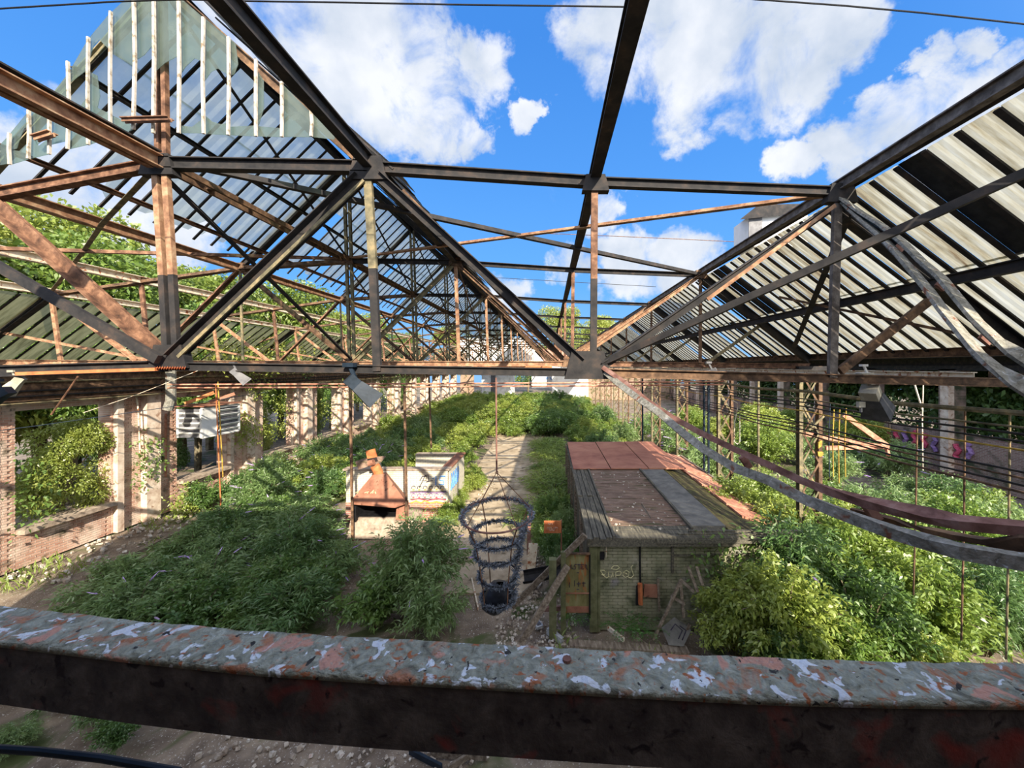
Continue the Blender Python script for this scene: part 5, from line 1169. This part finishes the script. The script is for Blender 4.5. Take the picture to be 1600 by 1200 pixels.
for i, (x, k, h, lab) in enumerate(((.72, 1.5, 1.7, 'bushy shrub pressed against the broken trestle'), (.86, 1.42, 2.3, 'broad bright shrub in front of the shed wall'), (1.02, 1.62, 2.75, 'tall bright shrub beside the mossy shed roof'), (1.15, 1.4, 2.2, 'bright shrub low behind the rail, under the bent beam'),
        (1.28, 1.7, 2.7, 'tall leafy shrub under the middle of the bent beam'), (1.4, 1.45, 2.3, 'bright shrub behind the rail near the yellow rods'), (1.55, 1.7, 2.5, 'dense shrub behind the second hanging rod'), (1.7, 1.5, 2.2, 'shrub at the picture edge beside the last column'), (.8, 1.32, 1.3, 'low dark shrub right behind the rail by the trestle'), (1.0, 1.3, 1.6, 'dark leaved shrub right behind the rail'), (1.25, 1.25, 1.3, 'low shrub right behind the rail, near its end'))):
    plant('buddleia_shrub' if i % 2 else 'leafy_shrub', NEA[(1, 2, 3, 0, 1)[i % 5]], x, k, h, lab, base=2.4, wide=1.05)
zone(20, 1.05, 2.6, 1.95, 2.8, 1.9, 2.5, [NEA[1], NEA[3], NEA[2], NEA[3]], 'sunlit shrub beyond the bent beam', 'sunlit shrubs beyond the bent beam', 'buddleia_shrub', avoid_mid, 1.1, 2.4)
zone(26, 1.4, 3.7, 2.9, 6.5, 1.6, 2.4, [BUD[0], NEA[1], BUD[1]], 'bright shrub beyond the columns', 'shrubs beyond the lattice columns', 'leafy_shrub', lambda x, k: x > 1.7 and 2.9 < k < 3.6, 1.2)
zone(8, -1.9, -.9, 1.12, 1.4, .4, .8, [DEP[0], BUD[2]], 'small weed under the rail', 'weeds under the rail', 'weed', None, 1.2)
# ferns at the shed front
def fern(label, p, s):
    P_, Dn = [], []
    for i in range(13):
        az = 6.2832 * i / 13 + rg.random() * .3; dv = np.array([math.cos(az), math.sin(az), 0]); sd = np.array([-dv[1], dv[0], 0]); L_ = s * (.8 + .4 * rg.random())
        for j in range(18):
            u = .1 + .9 * j / 18; c = dv * L_ * u + np.array([0, 0, L_ * (1.1 * u - .85 * u * u)])
            for q in (-1, 1): P_.append(c); Dn.append(sd * q + dv * .5)
    v = leaves(np.array(P_), np.array(Dn), .13 * s, .03 * s, .05); o = thing('fern', label, 'fern', p); f = bpy.data.objects.new('frond', leafmesh('fern_frond', v, M['fern'])); C.objects.link(f); f.parent = o
fern('bright green fern at the foot of the brick shed', P(975, 985, 1.58), .6); fern('second fern beside the shed, nearer the trestle', P(1004, 990, 1.56), .5); fern('small fern below the metal door panel', P(900, 970, 1.6), .35)

# ivy and creepers on the walls: leaves scattered over real wall planes
def creeper(label, plane, n, m, L_=.13, thick=.18, name='creeper'):
    pos = np.array([plane() for _ in range(n)]); d = rg.normal(size=(n, 3)); d[:, 2] -= .3
    v = leaves(pos + rg.normal(size=(n, 3)) * thick, d, L_, L_ * .6); o = link(name, leafmesh(name, v, m), m); return tag(o, label, 'creeper')
def wpl(k0, k1, z0, z1, x=XL + .06):
    def f():
        while True:
            k, z = R.uniform(k0, k1), R.uniform(z0, z1)
            if mnoise.noise(Vector((k * 3.1, z * 3.3, 2))) > .02: return tuple(W(x, k, z))
    return f
creeper('bright creeper hanging over the pier right of the heater box', wpl(3.55, 4.2, -.75, -.02), 1700, M['yel'])
creeper('creeper on the pier between the two nearest openings', wpl(2.7, 2.9, -.9, -.45), 260, M['deep'])
creeper('thin creeper on the pier at the picture edge', wpl(2.08, 2.25, -1.1, -.3), 150, M['deep'])
creeper('creeper along the top of the far brick wall', wpl(4.2, 8, -.25, .12), 1800, M['deep'])
creeper('leafy growth over the far piers of the brick wall', wpl(4.8, 8, -.95, -.3), 1100, M['yel'])
creeper('weeds on the sloping rubble below the first opening', wpl(2.3, 3.0, -1.12, -.95, XL + .2), 500, M['yel'], .12, .25)
creeper('creeper climbing over the right side of the shed wall', lambda: tuple(P(R.uniform(1085, 1190), R.uniform(838, 905), 1.62)), 330, M['deep'], .11, .12)
creeper('shadowy climber on the wall behind the columns', lambda: tuple(W(XR + R.uniform(.1, .5), R.uniform(2.4, 9), R.uniform(-1.0, -.15))), 9000, M['deep'], .3, .3)
creeper('leaves poking through the olive sheets', lambda: tuple(W(R.uniform(-2.9, -2.6), R.uniform(3.0, 4.2), R.uniform(.0, .2))), 1300, M['tree'], .16, .25)

# trees outside
def tree_meshes(h, r, n, L_, m, blobs=16):
    cs = []; st = MB(); st.tube([Vector((0, 0, 0)), Vector((.1, 0, h * .5)), Vector((0, .1, h * .8))], .16, 7)
    for i in range(blobs):
        az, u = 6.2832 * rg.random(), rg.random(); rad = r * (.25 + .6 * rg.random()); z = h * (.25 + .65 * u); rad *= math.sin(math.pi * min(.95, .25 + .6 * u)) ** .5
        c = np.array([math.cos(az) * rad, math.sin(az) * rad, z]); cs.append((c, r * (.28 + .2 * rg.random())))
        st.tube([Vector((0, 0, z * .6)), Vector(c)], .04, 4)
    P_, Dn = [], []
    for c, rad in cs:
        k = n // blobs; d = rg.normal(size=(k, 3)); d /= np.linalg.norm(d, axis=1, keepdims=True); rr_ = rad * (.55 + .5 * rg.random((k, 1)))
        P_.append(c + d * rr_ * np.array([1, 1, .85])); Dn.append(d + rg.normal(size=(k, 3)) * .8)
    v = leaves(np.concatenate(P_), np.concatenate(Dn), L_, L_ * .55)
    lm = leafmesh('tree_foliage', v, m); sm = st.mesh('tree_trunk'); sm.materials.append(M['stem']); return lm, sm, None
TR = [tree_meshes(9, 3.0, 20000, .19, M['tree'], 22) for _ in range(3)]
TRD = [tree_meshes(7, 2.6, 14000, .18, M['deep'], 18) for _ in range(2)]
def tree(X, k, h, lab, ms, group=None, wide=1.0, base=9):
    t = thing('tree', lab, 'tree', W(X, k, -1.127), group); lm, sm, _ = ms
    for nm, me in (('crown', lm), ('trunk', sm)):
        o = bpy.data.objects.new(nm, me); C.objects.link(o); o.parent = t
    s = h / base; t.scale = (s * wide, s * wide, s); t.rotation_euler = (0, 0, R.uniform(0, 6.28)); return t
tl = [(-4.4, 2.5, 13.8, 'tall tree outside at the picture edge, beyond the brick wall'), (-4.1, 3.1, 13.0, 'leafy tree outside, seen between the sunlit beam and the olive sheets'), (-4.7, 3.8, 14.5, 'tree outside behind the bent hanging brace'), (-4.2, 4.4, 13.2, 'tree outside just left of the king post'), (-4.6, 5.2, 14.2, 'yellowing tree outside, right of the king post'),
      (-4.2, 6.0, 13.5, 'tree outside beyond the second truss'), (-4.7, 7.0, 14.0, 'tree outside beyond the third truss'), (-4.3, 8.2, 13.0, 'tree outside beyond the fourth truss'), (-4.8, 9.6, 13.5, 'far tree outside over the sloping glass edge'), (-4.3, 11, 12.5, 'farthest tree outside along the brick wall')]
for i, (x, k, h, lab) in enumerate(tl): tree(x, k, h, lab, TR[i % 3], wide=1.0)
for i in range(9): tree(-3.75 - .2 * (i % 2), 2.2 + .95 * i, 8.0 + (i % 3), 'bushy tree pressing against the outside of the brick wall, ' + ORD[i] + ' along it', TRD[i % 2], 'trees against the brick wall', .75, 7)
tree(-3.06, 2.42, 4.6, 'bright leafy bush growing in through the first wall opening', TR[1], wide=.8)
tree(-3.3, 3.35, 4.5, 'dark bush filling the second wall opening', TRD[0], wide=.6, base=7)
tree(-3.25, 4.25, 4.6, 'green bush filling the third wall opening', TR[0], wide=.65)
tree(-3.25, 5.2, 4.6, 'green bush filling the fourth wall opening', TR[2], wide=.65)
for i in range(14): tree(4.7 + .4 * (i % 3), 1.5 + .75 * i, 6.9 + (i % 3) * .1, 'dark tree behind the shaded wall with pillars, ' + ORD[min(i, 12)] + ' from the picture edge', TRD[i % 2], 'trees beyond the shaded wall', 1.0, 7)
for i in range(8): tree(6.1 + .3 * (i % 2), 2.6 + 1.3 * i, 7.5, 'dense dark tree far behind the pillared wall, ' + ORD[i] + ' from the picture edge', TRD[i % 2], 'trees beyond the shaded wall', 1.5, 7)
tree(.5, 17, 22, 'pale tree beyond the end of the hall, in the roof gap', TR[0], wide=.8); tree(2.2, 19, 21, 'second pale tree beyond the end of the hall', TR[1], wide=.9); tree(-2.0, 16, 15, 'tree behind the white shed at the far end', TR[2]); tree(-.9, 16.5, 9, 'low tree between white shed and trailer', TRD[0], base=7); tree(-4.2, 17, 17, 'tree behind the far end of the glass', TR[1])
for i in range(5): tree(2.6 + .9 * i, 16 + (i % 2), 7, ORD[i] + ' dark tree behind the far end of the column row', TRD[i % 2], 'trees behind the column row', 1.3, 7)

# grass and low weeds on open soil: nobody could count them
def carpet():
    n = 26000; xs = []; 
    pos = []
    while len(pos) < n:
        k = 1.1 + 8 * R.random() ** 1.6; x = R.uniform(-2.9, 2.6)
        if avoid_mid(x, k): continue
        if mnoise.noise(Vector((x * 2.2, k * 2.2, 5))) < (.12 if k < 2.6 and x < 0 else -.1): continue
        pos.append(tuple(W(x, k, -1.127)))
    d = rg.normal(size=(n, 3)) * .5; d[:, 2] = 1
    v = leaves(np.array(pos), d, .3, .035, .15)
    o = link('grass', leafmesh('grass', v, M['grassleaf']), M['grassleaf'], kind='stuff')
    o['label'] = 'low grass and weeds on the earth floor'
carpet()
def rubble(label, n, fn, s0, s1, seed):
    q = random.Random(seed); b = MB()
    for _ in range(n):
        p = fn(q); s = q.uniform(s0, s1); Rm = Matrix.Rotation(q.random() * 6, 3, 'Z') @ Matrix.Rotation(q.random() * 3, 3, 'X')
        vs = [Rm @ Vector((x * s * q.uniform(.6, 1.1), y * s * q.uniform(.6, 1.1), z * s * q.uniform(.4, .9))) for x in (-.5, .5) for y in (-.5, .5) for z in (-.5, .5)]
        b.add([v + p for v in vs], [(0, 1, 3, 2), (4, 6, 7, 5), (0, 4, 5, 1), (2, 3, 7, 6), (0, 2, 6, 4), (1, 5, 7, 3)])
    o = b.build('rubble', M['rubble'], kind='stuff'); o['label'] = label
rubble('stones and brick rubble in front of the shed', 380, lambda q: G(q.uniform(775, 900), q.uniform(925, 1012)) + Vector((0, 0, .015)), .02, .07, 1)
rubble('rubble on the floor under the rail', 160, lambda q: G(q.uniform(300, 760), q.uniform(1110, 1210)), .03, .09, 2)
rubble('brick rubble along the foot of the wall', 700, lambda q: W(-2.9 + .45 * q.random() ** 1.3, q.uniform(2.0, 4.5), -1.127) + Vector((0, 0, .03)), .03, .13, 3)
rubble('rubble beside the path', 300, lambda q: W(q.choice((q.uniform(-.62, -.5), q.uniform(-.1, -.02))), q.uniform(1.7, 4), -1.127) + Vector((0, 0, .03)), .03, .1, 4)
rubble('litter on the shed roof', 90, lambda q: W(q.uniform(.28, .62), q.uniform(1.68, 2.6), -.722), .02, .07, 5)
